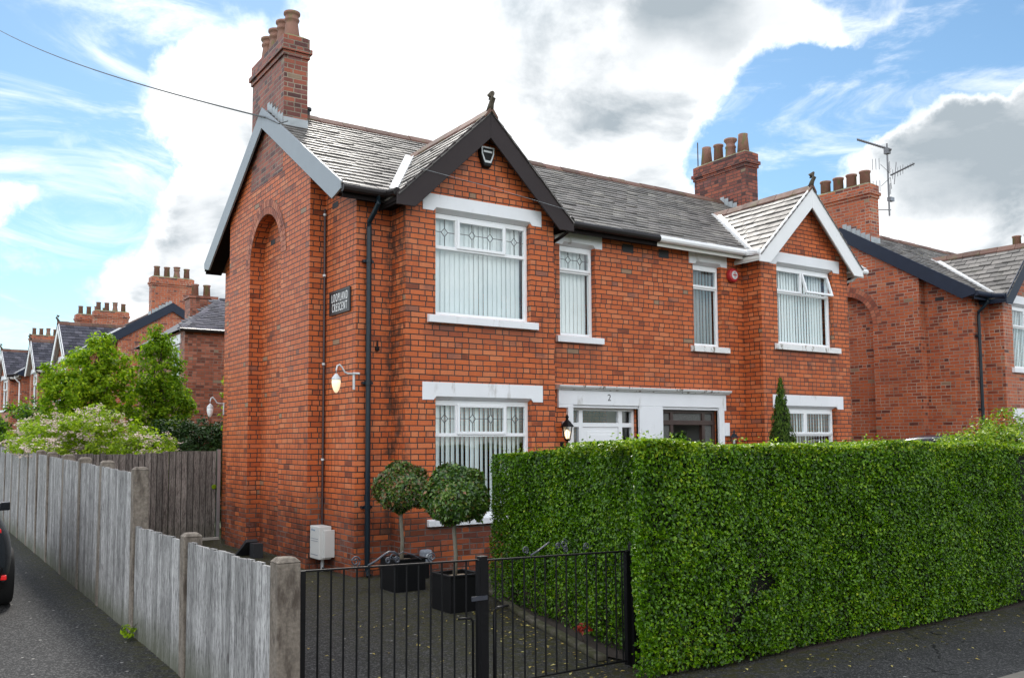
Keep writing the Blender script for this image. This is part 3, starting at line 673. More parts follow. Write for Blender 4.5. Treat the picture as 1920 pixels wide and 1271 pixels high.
        for ring_, (ra, rb) in enumerate(((rad+.004, rad+.112), (rad+.122, rad+.23))):
            nb_ = 30+ring_*4
            for k in range(nb_):
                a0, a1 = math.pi*(k+.07)/nb_, math.pi*(k+.93)/nb_
                q = [(rc_-rr_*math.cos(a), zs+rr_*math.sin(a)) for rr_, a in ((ra, a0), (rb, a0), (rb, a1), (ra, a1))]
                vo.prism([(gx(5.53), *p) for p in q], [(gx(5.5435), *p) for p in q])
        nn = 32
        for k in range(nn):
            a0, a1 = math.pi*k/nn, math.pi*(k+1)/nn
            q = [(rc_-rr_*math.cos(a), zs+rr_*math.sin(a)) for rr_, a in ((rad-.001, a0), (rad+.236, a0), (rad+.236, a1), (rad-.001, a1))]
            bed.poly([(gx(5.5395), *p) for p in q])
        ao = vo.build('arch', 'voussoir', root); bed.build('arch_mortar', 'mortar', ao)
        for xx, yy in ((5.317, 3.2), (5.297, .62)):
            z_ = 5.05 if yy > 1 else 5.10
            MB().box(*sorted((gx(xx-.02), gx(xx+.004))), yy, yy+.21, z_, z_+.085).build('air_brick', 'vent_dark', root)
        xv = (-.57, -.33) if s < 0 else (.235, .47)
        av = MB().box(*xv, -.004, .02, 4.875, 5.015)
        for k in range(4): av.box(xv[0]+.01, xv[1]-.01, -.009, -.0042, 4.89+k*.03, 4.905+k*.03)
        av.build('air_brick', 'vent_dark', root)
        # openings
        wp, wsl = h['paint'], h['sillpaint']
        a, b = sorted((gx(2.72), gx(4.313)))
        st = h['style']
        window(root, a, b, 3.51, 4.945, -.427, st, h['blind'], lead=h['lead'], clean=h.get('open', True))
        window(root, a, b, .74, 2.345, -.427, st, h['blind'], lead=h['lead'], ang=(18, 38) if s < 0 else (20, 45))
        a, b = sorted((gx(2.525), gx(4.515))); lintel(root, a, b, 4.945, 5.178, -.427, wp); lintel(root, a, b, 2.343, 2.585, -.427, wp)
        a, b = sorted((gx(2.62), gx(4.44))); sill(root, a, b, 3.395, 3.508, -.427, wsl); sill(root, a, b, .645, .74, -.427, wsl)
        a, b = sm[s]
        window(root, a, b, 3.42, 4.857, 0, 'small', h['blind'], lead=h['lead'], ang=(9, 17) if s < 0 else (66, 80))
        lintel(root, a-.095, b+.145, 4.857, 5.058, 0, wp, .14); sill(root, a-.09, b+.13, 3.31, 3.418, 0, wsl)
    vp = MB().lathe([(.05, 0), (.05, .10), (.075, .11), (.075, .15), (.03, .16)], (-4.86, RY, zt(RY)+.03), 12).build('vent_cap', 'vent_dark', ro)
    # shared white door surround
    d = MB(); y = -.045
    d.box(-1.94, 1.75, y, .05, 2.34, 2.57); d.box(-1.94, -1.655, y, .05, 2.29, 2.34); d.box(-.287, .235, y, .05, 0, 2.34); d.box(1.569, 1.75, y, .05, 2.29, 2.34)
    d.box(-1.76, -1.655, y, .05, 0, 2.29); d.box(1.569, 1.70, y, .05, 0, 2.29)
    for z0 in (.3, 1.07, 1.85): d.box(-1.85, -1.76, y, .05, z0, z0+.23); d.box(1.70, 1.83, y, .05, z0, z0+.23)
    d.box(-1.65, -.29, y+.03, .05, 2.295, 2.345); d.box(.24, 1.565, y+.03, .05, 2.295, 2.345)
    ds = d.build('door_surround', 'white_paint', root, bevel=.006)
    c = MB()
    prof = [(.0, 2.571), (-.075, 2.571), (-.085, 2.59), (-.12, 2.60), (-.135, 2.625), (-.135, 2.638), (.0, 2.65)]
    c.prism([(-1.98, a, z) for a, z in prof], [(1.81, a, z) for a, z in prof]); c.build('cornice', 'white_peel', ds, bevel=.004)
    # left door: white, with side lights and a fanlight
    xa, xb = dr[-1]; f = MB(); y0, y1 = .10, .17
    for p, q in ((xa, xa+.05), (-1.44, -1.36), (-.62, -.54), (xb-.05, xb)): f.box(p, q, y0, y1, 0, 2.295)
    f.box(xa, xb, y0+.002, y1-.002, 2.255, 2.296); f.box(xa, xb, y0+.002, y1-.002, 1.995, 2.065); f.box(xa, -1.4, y0+.002, y1-.002, .02, .3); f.box(-.58, xb, y0+.002, y1-.002, .02, .3)
    do = f.build('door_frame', 'upvc_white', root, bevel=.005)
    for p, q, u, v in ((xa+.05, -1.44, 2.065, 2.255), (-1.36, -.62, 2.065, 2.255), (-.54, xb-.05, 2.065, 2.255), (xa+.05, -1.44, .3, 1.995), (-.54, xb-.05, .3, 1.995)):
        MB().poly([(p, .14, u), (q, .14, u), (q, .14, v), (p, .14, v)]).build('pane', 'glass', do)
    dd = MB(); dd.box(-1.355, -.625, .115, .165, .03, 1.99)
    for u, v in ((.2, .9), (1.05, 1.93)):
        for e_, t_ in ((0, .0), (.05, .006)):
            dd.box(-1.27+e_, -.71-e_, .115-.008-t_, .116, u+e_, v-e_)
    dl = dd.build('front_door', 'upvc_white', root, bevel=.006)
    MB().tube([(-.70, .10, 1.02), (-.70, .05, 1.02), (-.82, .05, 1.02)], .011, 8).build('door_handle', 'chrome', dl)
    # right door: dark timber porch screen, open in the middle to a vestibule
    xa, xb = dr[1]; f = MB()
    for p, q in ((xa, xa+.07), (xa+.26, xa+.33), (xb-.32, xb-.25), (xb-.07, xb)): f.box(p, q, .06, .14, 0, 2.296)
    f.box(xa, xb, .062, .138, 2.24, 2.296); f.box(xa, xb, .055, .145, 2.04, 2.12)
    po = f.build('porch_screen', 'dark_wood', root, bevel=.006)
    for p, q, u, v in ((xa+.07, xb-.07, 2.12, 2.24), (xa+.07, xa+.26, .1, 2.04), (xb-.25, xb-.07, .1, 2.04)):
        MB().box(p, q, .09, .096, u, v).build('pane', 'frosted', po)
    v = MB(); v.box(xa-.05, xb+.05, 1.3, 1.36, 0, 2.4); v.box(xa-.08, xa-.05, .15, 1.3, 0, 2.4); v.box(xb+.05, xb+.08, .15, 1.3, 0, 2.4); v.box(xa-.05, xb+.05, .15, 1.3, 2.4, 2.43)
    vo_ = v.build('vestibule', 'plaster', root)
    q = MB(); q.box(xa+.28, xa+.98, 1.25, 1.299, 0, 2.02)
    for u, w_ in ((.2, .9), (1.05, 1.85)):
        for e_ in (.1, .4): q.box(xa+.28+e_, xa+.28+e_+.24, 1.238, 1.2505, u, w_)
    q.build('inner_door', 'upvc_white', vo_, bevel=.004)
    # downpipes
    for s in (-1, 1):
        h = halves[s]; g = MB(); X0 = s*5.14
        g.tube([(s*5.10, -.27, 5.08), (s*5.10, -.27, 4.97), (s*5.12, -.18, 4.86), (X0, -.075, 4.76), (X0, -.07, 4.68), (X0, -.07, .1), (X0, -.12, .02)], .036, 12)
        for z_ in (4.2, 2.55, .9): g.box(X0-.075, X0+.075, -.06, -.002, z_, z_+.035); g.lathe([(.044, 0), (.044, .05)], (X0, -.07, z_-.008), 12)
        g.build('downpipe', h['pipe'], root, smooth=False)
        g = MB(); X1 = s*2.06; q_ = [(2.06, -.56, 5.05), (2.06, -.56, 4.95), (2.12, -.4, 4.86), (2.21, -.08, 4.74)] if s < 0 else [(5.0, -.5, 5.05), (5.0, -.5, 4.93), (4.95, -.4, 4.86), (4.82, -.2, 4.80)]
        g.tube([(s*a, b, z) for a, b, z in q_], .026, 10)
        g.build('downpipe', h['gutter'], root)

BLACK = dict(barge='barge_brown', gable='barge_sky_sheen', soffit='soffit_black', gutter='upvc_black', paint='white_paint', sillpaint='white_paint', blind='blind', style='three', lead=True, pots=[POT_A]*4, pipe='pipe_blue')
WHITE = dict(barge='fascia_white', gable='fascia_white', soffit='soffit_white', gutter='fascia_white', paint='white_paint', sillpaint='white_peel', blind='blind', style='two', lead=False, pots=[POT_D, POT_C, POT_B, POT_D], chdx=-.13, open='open', pipe='pipe_black', chbrick='brick_stack')
NAVY = dict(barge='upvc_navy', gable='upvc_navy', soffit='upvc_navy', gutter='upvc_navy', paint='white_paint', sillpaint='white_paint', blind='blind', style='two', lead=False, pots=[POT_E]*4, pipe='pipe_blue', chbrick='brick_light_joint')
FAR = dict(barge='fascia_white', gable='upvc_navy', soffit='soffit_white', gutter='upvc_black', paint='white_paint', sillpaint='white_paint', blind='blind', style='two', lead=False, pots=[POT_B, POT_B, POT_A, POT_B], pipe='fascia_white', chbrick='brick_light_joint')

main = thing('semi_detached_house', 'large red brick semi-detached pair in the centre with one black-trimmed and one white-trimmed gable', 'house', (10.24, 11.13, 0))
build_pair(main, {-1: BLACK, 1: WHITE}, 'brick', seed=3)
text_mesh('house_number', '2', .15, 'sign_black', main, (-.93, -.0465, 2.46), (R(90), 0, 0), .0015)
nb = thing('semi_detached_house', 'red brick house with navy bargeboards and pale mortar at the right edge', 'house', (19.58+5.537-.02, 12.0-1.083+.28, -.13), R(3.0))
build_pair(nb, {-1: NAVY, 1: NAVY}, 'brick_light_joint', seed=5)
far = thing('semi_detached_house', 'brick house behind the bright green trees with a dark-edged gable end and tall chimney', 'house', (5.1, 41.3, -.05), R(-88.2), 'distant houses along the side street')
build_pair(far, {-1: FAR, 1: FAR}, 'brick_light_joint', 'slate_dark', seed=8)
far2 = copy_tree(far); far2['label'] = 'farthest brick house at the left edge, its white gables above the fence'; far2.location = (3.95, 53.6, -.05); far2.rotation_euler[2] = R(-85)

opp = copy_tree(far); opp['label'] = 'brick house across the street, seen only mirrored in the windows'; del opp['group']; opp.location = (9.5, -7.6, -.1); opp.rotation_euler[2] = R(180)
# ---------------------------------------------------------------- ground, lane, footpath, road
def sheet(name, mat_, pts, z=0., sub=None):
    return struct(MB().poly([(x, y, z) for x, y in pts]).build(name, mat_))
sheet('ground', 'grass', [(-900, -900), (900, -900), (900, 900), (-900, 900)], -.16)
sheet('lane', 'lane', [(-6, 4.4), (1.84, 4.4), (1.84, 90), (-6, 90)], 0.)
struct(MB().poly([(-6, 3.4, -.104), (1.2, 3.4, -.104), (1.2, 4.4, 0), (-6, 4.4, 0)]).build('lane_mouth', 'lane'))
sheet('footpath', 'path', [(1.2, 3.67), (60, 3.67), (60, 5.06), (1.84, 5.06), (1.84, 4.4), (1.2, 4.4)], 0.)
sheet('road', 'road', [(-200, -3.5), (200, -3.5), (200, 3.56), (-200, 3.56)], -.108)
sheet('driveway', 'drive', [(1.84, 5.06), (6.2, 5.06), (6.2, 11.5), (5.2, 17.3), (1.84, 17.3)], 0.)
sheet('back_garden', 'grass', [(1.84, 17.3), (12, 17.3), (12, 30), (1.84, 30)], 0.)
sheet('front_garden', 'mulch', [(6.2, 5.06), (40, 5.06), (40, 11.6), (6.2, 11.6)], 0.)
kb = MB(); x = 1.2
while x < 40: kb.box(x+.004, x+.91, 3.555, 3.67, -.13, .006+random.uniform(-.003, .003)); x += .915
struct(kb.build('road_kerb', 'kerbstone', bevel=.012))
# curved edging along the hedge side of the drive
ed = MB(); C_ = [(4.72, 5.75), (4.78, 5.98), (4.94, 6.52), (5.12, 7.22), (5.34, 7.9), (5.53, 8.43), (5.72, 9.0)]
for (a, b), (c, d) in zip(C_, C_[1:]):
    t = Vector((c-a, d-b, 0)).normalized(); n = Vector((t.y, -t.x, 0))*.045
    A, B_ = Vector((a, b, 0)), Vector((c, d, 0))
    ed.prism([A-n, A+n, B_+n, B_-n], [p+Vector((0, 0, .05)) for p in (A-n, A+n, B_+n, B_-n)])
struct(ed.build('drive_edging', 'edging', bevel=.015))
struct(MB().poly([(4.90, 5.3, .02), (4.80, 5.9, .02), (5.60, 8.5, .02), (5.78, 9.0, .02), (7.2, 9.0, .02), (7.2, 5.3, .02)]).build('hedge_bed', 'mulch'))

# ---------------------------------------------------------------- wooden fence along the lane
fence = thing('wooden_fence', 'long grey weathered board fence with concrete posts beside the lane, stepping down near the gate', 'fence', (1.8, 5.1, 0))
PY = [5.13, 7.2, 9.08, 10.91, 12.31, 13.81, 15.35, 16.73, 18.11, 19.59]+[19.59+1.5*k for k in range(1, 16)]
def ftop(y): return 1.05-.012*(y-5.1) if y < 9.1 else 1.497+.0165*(y-9.4)-.0004*max(y-9.4, 0)**2*.2
def boards(a, b, x, top, w=.098, axis='y', base=.0, tilt=.012, r=random):
    mb = MB(); u = a; ov = .014
    while u < b-.02:
        e = min(u+w+r.uniform(-.008, .012), b); h = top(u)+r.uniform(-.007, .007); h2 = top(e)+(h-top(u))
        gp = r.uniform(.004, .009); d0, d1 = r.uniform(0, .004), tilt+r.uniform(-.003, .004)
        q = lambda s_, d, z: (x+d, s_, z) if axis == 'y' else (s_, x+d, z)
        mb.prism([q(u, -d0, base), q(e-gp, -d1, base), q(e-gp, .016-d1, base), q(u, .016, base)], [q(u, -d0, h), q(e-gp, -d1, h2), q(e-gp, .016-d1, h2), q(u, .016, h)])
        mb.prism([q(u, -d0-.0008, base), q(u+.007, -d0-.0022, base), q(u+.007, .002, base), q(u, .002, base)], [q(u, -d0-.0008, h-.002), q(u+.007, -d0-.0022, h-.002), q(u+.007, .002, h-.002), q(u, .002, h-.002)], 1)  # thin dark strip in place of the shaded gap line
        mb.prism([q(e-.03, .017, base), q(min(e+.03, b), .017, base), q(min(e+.03, b), .024, base), q(e-.03, .024, base)], [q(e-.03, .017, h2-.02), q(min(e+.03, b), .017, h2-.02), q(min(e+.03, b), .024, h2-.02), q(e-.03, .024, h2-.02)])
        u = e
    return mb
for i, y in enumerate(PY):
    z = ftop(y-.2 if i < 2 else y+.1)+(.035 if i > 2 else .03)
    p = MB(); j = random.uniform(-.012, .012); x0, x1 = 1.785, 1.925
    p.prism([(x0, y-.07, 0), (x1, y-.07, 0), (x1, y+.07, 0), (x0, y+.07, 0)], [(x0+j, y-.065, z), (x1+j, y-.065, z), (x1+j, y+.065, z), (x0+j, y+.065, z)])
    p.prism([(x0+j-.004, y-.07, z+.001), (x1+j+.004, y-.07, z+.001), (x1+j+.004, y+.07, z+.001), (x0+j-.004, y+.07, z+.001)], [(x0+j+.025, y-.045, z+.03), (x1+j-.025, y-.045, z+.03), (x1+j-.025, y+.045, z+.03), (x0+j+.025, y+.045, z+.03)])
    o = p.build('post', 'concrete_post', fence, bevel=.008); o.location = (-1.8, -5.1, 0)
    if i+1 < len(PY):
        pn = boards(y+.072, PY[i+1]-.072, 1.808, ftop)
        for zz in ((.25, .8) if i < 2 else (.3, .9, 1.35)): pn.box(1.825, 1.87, y+.07, PY[i+1]-.07, zz, zz+.07)
        o = pn.build('panel', ['fence_wood', 'edge_gap_shade'], fence); o.location = (-1.8, -5.1, 0)

# side fence and gate across the yard
sf = thing('wooden_fence', 'brown board fence panel between the lane fence and the side gate', 'fence', (2.9, 17.1, 0))
o = boards(1.95, 3.86, 17.1, lambda u: 1.60+random.uniform(-.01, .01), .105, 'x').build('panel', ['gate_wood', 'edge_gap_shade'], sf); o.location = (-2.9, -17.1, 0)
o = MB().box(3.86, 3.95, 17.08, 17.17, 0, 1.63).build('post', 'gate_wood', sf); o.location = (-2.9, -17.1, 0)
gt = thing('wooden_gate', 'brown weathered board gate beside the corner of the brick house', 'gate', (4.4, 17.1, 0))
b = boards(3.96, 4.80, 17.09, lambda u: 1.635, .104, 'x', .04); b.box(3.97, 4.79, 17.12, 17.16, .3, .38); b.box(3.97, 4.79, 17.12, 17.16, 1.3, 1.38)
o = b.build('boards', ['gate_wood', 'edge_gap_shade'], gt); o.location = (-4.4, -17.1, 0)
o = MB().box(4.82, 4.88, 17.07, 17.14, 0, 1.66).build('hinge_post', 'steel', gt); o.location = (-4.4, -17.1, 0)
g = MB().lathe([(.035, 0), (.045, -.012), (.03, -.02)], (4.765, 17.082, .97), 14, ax='y'); o = g.build('latch', 'tree_leaf', gt); o.location = (-4.4, -17.1, 0)
tag(MB().box(3.95, 4.85, 16.98, 17.05, 0, .05).build('threshold_slab', 'cream_slab', bevel=.006), 'pale stone slab on the ground at the foot of the side gate', 'slab')

# ---------------------------------------------------------------- iron driveway gates
def spiral(cx, cz, r, turns, a0, sg=1, n=26, y=0):
    return [(cx+r*(1-.75*k/n)*math.cos(a0+sg*turns*2*math.pi*k/n), y, cz+r*(1-.75*k/n)*math.sin(a0+sg*turns*2*math.pi*k/n)) for k in range(n+1)]
def iron_gate(label, x0, x1, zl, zr, xs, stileL, stileR, scroll, hook):
    t = thing('iron_gate', label, 'gate', ((x0+x1)/2, 5.5, 0), group='black iron driveway gates'); off = (-(x0+x1)/2, -5.5, 0); y = 5.5
    top = lambda x: zl+(zr-zl)*(x-x0)/(x1-x0)
    f = MB()
    for a, w in ((x0, stileL), (x1-stileR, stileR)): f.box(a, a+w, y-.02, y+.02, .02, top(a)+.004)
    f.prism([(x0, y-.006, zl-.006), (x0, y+.018, zl-.006), (x0, y+.018, zl+.006), (x0, y-.006, zl+.006)], [(x1, y-.006, zr-.006), (x1, y+.018, zr-.006), (x1, y+.018, zr+.006), (x1, y-.006, zr+.006)])
    f.box(x0+stileL, x1-stileR, y-.006, y+.016, .045, .058)
    o = f.build('frame', 'iron', t, bevel=.002); o.location = off
    for x in xs:
        o = MB().tube([(x, y+.005, .05), (x+random.uniform(-.004, .004), y+.005, top(x)-.004)], .0065, 6).build('bar', 'iron', t); o.location = off
    for pts, r_ in scroll:
        o = MB().tube([(px, y+.004, pz) for px, _, pz in pts], r_, 6).build('scroll', 'iron_worn', t, smooth=True); o.location = off
    o = MB().tube([(hook[0], y-.02, .01), (hook[0], y-.02, hook[2]-.03), (hook[0]+hook[1]*.02, y-.022, hook[2]-.006), (hook[0]+hook[1]*.12, y-.022, hook[2])], .009, 8).build('drop_bolt', 'iron', t, smooth=True); o.location = off
    return t
gl = iron_gate('black iron gate leaf on the left, hung beside the concrete fence post', 2.075, 3.40, .966, .936, [2.2, 2.29, 2.374, 2.467, 2.554, 2.646, 2.74, 2.828, 2.917, 3.011, 3.103, 3.201, 3.296], .035, .02,
    [(spiral(2.455, 1.0, .036, 1.6, R(-60)), .0055), ([(2.545, 0, .965), (2.60, 0, .99), (2.665, 0, 1.03), (2.70, 0, 1.044), (2.735, 0, 1.04), (2.76, 0, 1.02)], .0075), (spiral(2.69, .985, .022, 1.3, R(20)), .006), (spiral(2.755, .985, .022, 1.4, R(150), -1), .006), (spiral(2.735, 1.005, .03, 1.1, R(200), -1), .005),
     ([(2.76, 0, 1.02), (2.80, 0, 1.036), (2.87, 0, 1.015), (2.94, 0, .975)], .0035), (spiral(3.02, .985, .034, 1.6, R(240), -1), .0055)], (3.335, -1, .55))
gr = iron_gate('black iron gate leaf on the right, standing in front of the clipped hedge', 3.455, 4.79, .93, .90, [3.54, 3.6, 3.689, 3.792, 3.888, 3.98, 4.079, 4.174, 4.266, 4.369, 4.463, 4.565, 4.662, 4.73], .012, .035,
    [(spiral(3.80, .975, .03, 1.4, R(-60)), .0055), ([(3.85, 0, .935), (3.92, 0, .965), (3.985, 0, 1.0), (4.02, 0, 1.018)], .0075), (spiral(4.10, .985, .024, 1.4, R(20)), .006), (spiral(4.155, 1.0, .034, 1.3, R(90), -1), .006), (spiral(4.17, .955, .026, 1.4, R(150), -1), .006), (spiral(4.375, .965, .03, 1.5, R(240), -1), .0055)], (3.51, 1, .60))
g = MB(); g.box(-.028, .028, -.028, .028, 0, .955); g.box(-.033, .033, -.033, .033, .955, .962)
p0 = thing('gate_post', 'thick black iron post standing where the two driveway gate leaves meet', 'post', (3.428, 5.505, 0)); g.build('shaft', 'iron', p0, bevel=.003)
MB().box(-.11, .02, -.04, -.03, .66, .69).build('latch', 'iron_worn', p0)
p1 = thing('gate_post', 'black iron gate post set against the end of the clipped hedge', 'post', (4.835, 5.49, 0)); MB().box(-.032, .032, -.03, .03, 0, .955).build('shaft', 'iron', p1, bevel=.003); MB().lathe([(.034, 0), (.03, .02), (.0, .03)], (0, 0, .956), 10).build('cap', 'iron', p1)
hg = thing('iron_bracket', 'small black iron bracket fixed to the concrete post at the gate', 'bracket', (1.98, 5.3, .72))
MB().tube([(-.06, -.06, 0), (.02, .1, 0), (.10, .19, 0)], .012, 8).build('hook', 'iron', hg); MB().box(-.075, -.05, -.10, -.02, -.05, .05).build('plate', 'iron', hg)

# ---------------------------------------------------------------- things on and by the house (world positions)
XS, XP = 4.943, 4.703
# street name plate on the side wall
sg = thing('street_sign', 'black cast street name plate with white letters on the brick side wall', 'sign', (XS, 11.63, 3.725))
MB().box(-.022, -.003, -.355, .355, -.165, .165).build('plate', 'sign_black', sg, bevel=.004)
b = MB()
for a in ((-.355, .355, .14, .165), (-.355, .355, -.165, -.14), (-.355, -.335, -.14, .14), (.335, .355, -.14, .14)): b.box(-.03, -.0225, *a)
b.build('border', 'sign_black', sg)
for k, (w, z) in enumerate((('LOOPLAND', .063), ('CRESCENT', -.075))):
    text_mesh('lettering', w, .165, 'sign_white', sg, (-.0235, 0, z), (R(90), 0, R(-90)), .002, sx=.50, space=1.42)
# wall lamps
def globe_lamp(label, x, y, z, lit, plate=True):
    t = thing('wall_lamp', label, 'wall lamp', (x, y, z), group='egg-shaped wall lamps'); t.scale = (.72, .72, .9)
    MB().tube([(0, 0, 0), (-.14, .0, 0), (-.20, 0, .02), (-.25, 0, .085), (-.30, 0, .125), (-.345, 0, .11), (-.365, 0, .05), (-.365, 0, -.02)], .014, 10).build('arm', 'lamp_white', t, smooth=True)
    if plate: MB().box(-.03, -.004, -.03, .03, -.24, .02).build('wall_plate', 'lamp_white', t, bevel=.006)
    c = Vector((-.365, 0, -.02))
    MB().lathe([(.018, .012), (.03, 0), (.075, -.045), (.085, -.075), (.083, -.082)], c, 20).build('shade_cap', 'lamp_white', t, smooth=True)
    MB().lathe([(.078, -.08), (.082, -.12), (.075, -.17), (.055, -.225), (.028, -.262), (.008, -.272)], c, 20).build('globe', 'globe_lit' if lit else 'globe_off', t, smooth=True)
    return t
lp = globe_lamp('lit egg-shaped lamp on a swan-neck arm beside the black downpipe', XS, 11.15, 2.69, True)
MB().tube([(-.03, 0, 0), (-.02, -.10, .0), (.03, -.16, -.005)], .014, 8).build('stay', 'lamp_white', lp)
globe_lamp('unlit white egg-shaped lamp on the far back corner of the side wall', XS, 17.12, 2.52, False)
def lantern(label, x, y, z, cap, s=1., lit=True):
    t = thing('wall_lantern', label, 'lantern', (x, y, z), group='porch lanterns'); t.scale = (s, s, s)
    MB().tube([(0, .02, -.12), (0, -.06, -.14), (0, -.12, -.10), (0, -.14, -.02)], .012, 8).build('bracket', 'iron', t)
    MB().box(-.035, .035, -.008, .03, -.22, -.04).build('wall_plate', 'iron', t, bevel=.005)
    c = (0, -.14, 0); f = MB()
    f.lathe([(.04, -.02), (.055, .0), (.05, .012)], c, 6)
    for k in range(6):
        a = k*math.pi/3; ca, sa = math.cos(a), math.sin(a)
        f.tube([(.048*ca, -.14+.048*sa, .0), (.085*ca, -.14+.085*sa, .20)], .006, 5)
    f.build('cage', 'iron', t)
    MB().lathe([(.115, .195), (.105, .21), (.06, .265), (.025, .30), (.02, .325), (.032, .34), (.02, .36), (.004, .39)], c, 6).build('roof_cap', cap, t)
    MB().lathe([(.012, .01), (.03, .06), (.032, .11), (.012, .15)], c, 10).build('bulb', 'bulb' if lit else 'globe_off', t, smooth=True)
    g_ = MB(); n = 6
    g_.lathe([(.044, .01), (.08, .19)], c, 6); g_.build('pane', 'glass', t)
    return t
lantern('black six-sided carriage lantern with a glowing bulb left of the white front door', 8.385, 11.13, 1.80, 'iron', 1.0)
lantern('small dark teal carriage lantern right of the open porch', 12.11, 11.13, 1.68, 'pipe_blue', .72, False)
# alarms
al = thing('alarm_box', 'black shield-shaped alarm box with a silver outline under the black gable', 'alarm', (6.735, 10.703, 5.84))
sh = [(-.125, .13), (.125, .13), (.12, .0), (.06, -.165), (-.06, -.165), (-.12, .0)]
MB().prism([(a, -.004, b) for a, b in sh], [(a*.92, -.075, b*.92) for a, b in sh]).build('case', 'black_plastic', al, bevel=.01)
o_ = [(a*.86, b*.78+.026) for a, b in sh]; i_ = [(a*.70, b*.60+.028) for a, b in sh]; t_ = MB()
for k in range(6):
    q = (k+1) % 6; t_.prism([(o_[k][0], -.074, o_[k][1]), (o_[q][0], -.074, o_[q][1]), (i_[q][0], -.074, i_[q][1]), (i_[k][0], -.074, i_[k][1])], [(o_[k][0], -.082, o_[k][1]), (o_[q][0], -.082, o_[q][1]), (i_[q][0], -.082, i_[q][1]), (i_[k][0], -.082, i_[k][1])])
t_.build('outline', 'lamp_white', al); MB().box(-.07, .07, -.081, -.074, .045, .072).build('name_strip', 'lamp_white', al)
bl = thing('alarm_bell', 'round red fire-bell style alarm beside the narrow upstairs window', 'alarm', (12.235, 11.13, 4.73))
MB().lathe([(.125, -.004), (.13, -.05), (.115, -.085), (.10, -.09)], (0, 0, 0), 28, ax='y').build('case', 'red_plastic', bl, smooth=True, bevel=.004)
f = MB().lathe([(.075, -.088), (.075, -.096), (.0, -.097)], (0, 0, 0), 24, ax='y'); f.build('badge', 'lamp_white', bl)
f = MB(); f.box(-.05, .05, -.10, -.0975, -.008, .008); f.box(-.008, .008, -.1002, -.0977, -.05, .05); f.build('badge_mark', 'red_plastic', bl)
# meter box, conduit, utility cabinet, sensor, leaning cover
mb_ = thing('meter_box', 'white plastic meter box low on the side wall with a short pipe below', 'meter box', (XS, 12.02, .40))
MB().box(-.215, -.035, -.215, .13, -.225, .225).build('door_cover', 'box_grey', mb_, bevel=.012)
MB().box(-.16, -.004, -.255, -.216, -.20, .175).build('back_case', 'box_grey', mb_, bevel=.008)
f = MB()
for z in (.05, .02): f.box(-.2175, -.2151, -.17, .09, z, z+.006)
f.box(-.2175, -.2151, -.16, .08, -.17, -.16); f.build('seam', 'util_grey', mb_)
f = MB().box(-.2172, -.2151, .03, .075, .16, .185); f.build('maker_mark', 'mark_blue', mb_); f = MB().box(-.2172, -.2151, -.06, .02, .158, .178); f.build('maker_mark', 'mark_blue', mb_)
MB().tube([(-.10, -.05, -.22), (-.10, -.05, -.40)], .022, 10).build('pipe', 'lamp_white', mb_)
MB().tube([(-.10, -.05, -.36), (-.10, -.17, -.36)], .016, 8).build('valve', 'iron', mb_)
cd = thing('cable_conduit', 'thin brown conduit running up the corner of the brick pier to the eaves', 'pipe', (XS-.03, 12.17, .6))
MB().tube([(0, 0, 0), (.004, .0, 2.2), (0, 0, 4.55)], .018, 8).build('tube', 'brown_pipe', cd)
for z in (.92, 2.28, 3.56, 4.45):
    MB().lathe([(.024, 0), (.024, .03)], (0, 0, z), 10).build('clip', 'lamp_white', cd)
ut = thing('utility_cabinet', 'small grey rounded cabinet on a black post behind the potted trees', 'cabinet', (5.70, 10.55, 0))
MB().box(-.035, .035, -.03, .03, 0, .2).build('post', 'black_plastic', ut); MB().box(-.075, .075, -.06, .06, .19, .37).build('case', 'util_grey', ut, bevel=.03)
MB().lathe([(.03, -.062), (.02, -.07), (.0, -.072)], (0, 0, .29), 12, ax='y').build('lock', 'lamp_white', ut)
sn = thing('wall_sensor', 'tiny black sensor on the front wall right of the downpipe', 'sensor', (5.25, 11.13, 3.06))
MB().box(-.025, .025, -.05, -.002, -.05, .01).build('base', 'black_plastic', sn, bevel=.008); MB().lathe([(.014, 0), (.01, .09)], (0, -.03, .0), 8).build('stalk', 'black_plastic', sn)
lc = thing('leaning_cover', 'dark slab leaning against the side wall over a low vent', 'cover', (4.66, 14.22, 0))
MB().prism([(-.02, .20, .0), (-.02, -.05, .27), (-.02, -.10, .23), (-.02, .15, -.0)], [(-.30, .20, .0), (-.20, -.05, .27), (-.20, -.10, .23), (-.30, .15, 0)]).build('slab', 'vent_dark', lc, bevel=.006)
MB().box(-.16, -.01, -.32, -.13, .0, .22).build('vent_grille', 'vent_dark', lc)
# aerials
rd = thing('aerial_rod', 'thin upright metal rod beside the chimney of the white-trimmed house', 'aerial', (15.40, 14.95, 7.9)); MB().tube([(0, 0, 0), (0, 0, .95)], .014, 6).build('rod', 'brown_pipe', rd)
ae = thing('tv_aerial', 'television aerial with two booms strapped to the right-hand chimney', 'aerial', (20.22, 13.13, 7.35))
MB().tube([(0, 0, 0), (0, 0, 1.85)], .022, 8).build('mast', 'aluminium', ae)
MB().tube([(.04, -.02, .15), (-.25, .15, .15)], .012, 6).build('bracket', 'aluminium', ae); MB().box(.0, .16, -.05, .05, .38, .48).build('amplifier', 'util_grey', ae)
ya = MB(); A, B_ = Vector((.0, .0, 1.72)), Vector((-.35, .60, 2.06)); ya.tube([A-(B_-A)*.15, B_], .028, 6)
for k in range(14):
    p = A.lerp(B_, k/13); ya.tube([p+Vector((-.02, -.02, -.05)), p+Vector((.02, .02, .05))], .006, 4)
ya.box(-.06, .06, -.06, .06, 1.58, 1.72); ya.build('boom', 'aluminium', ae)
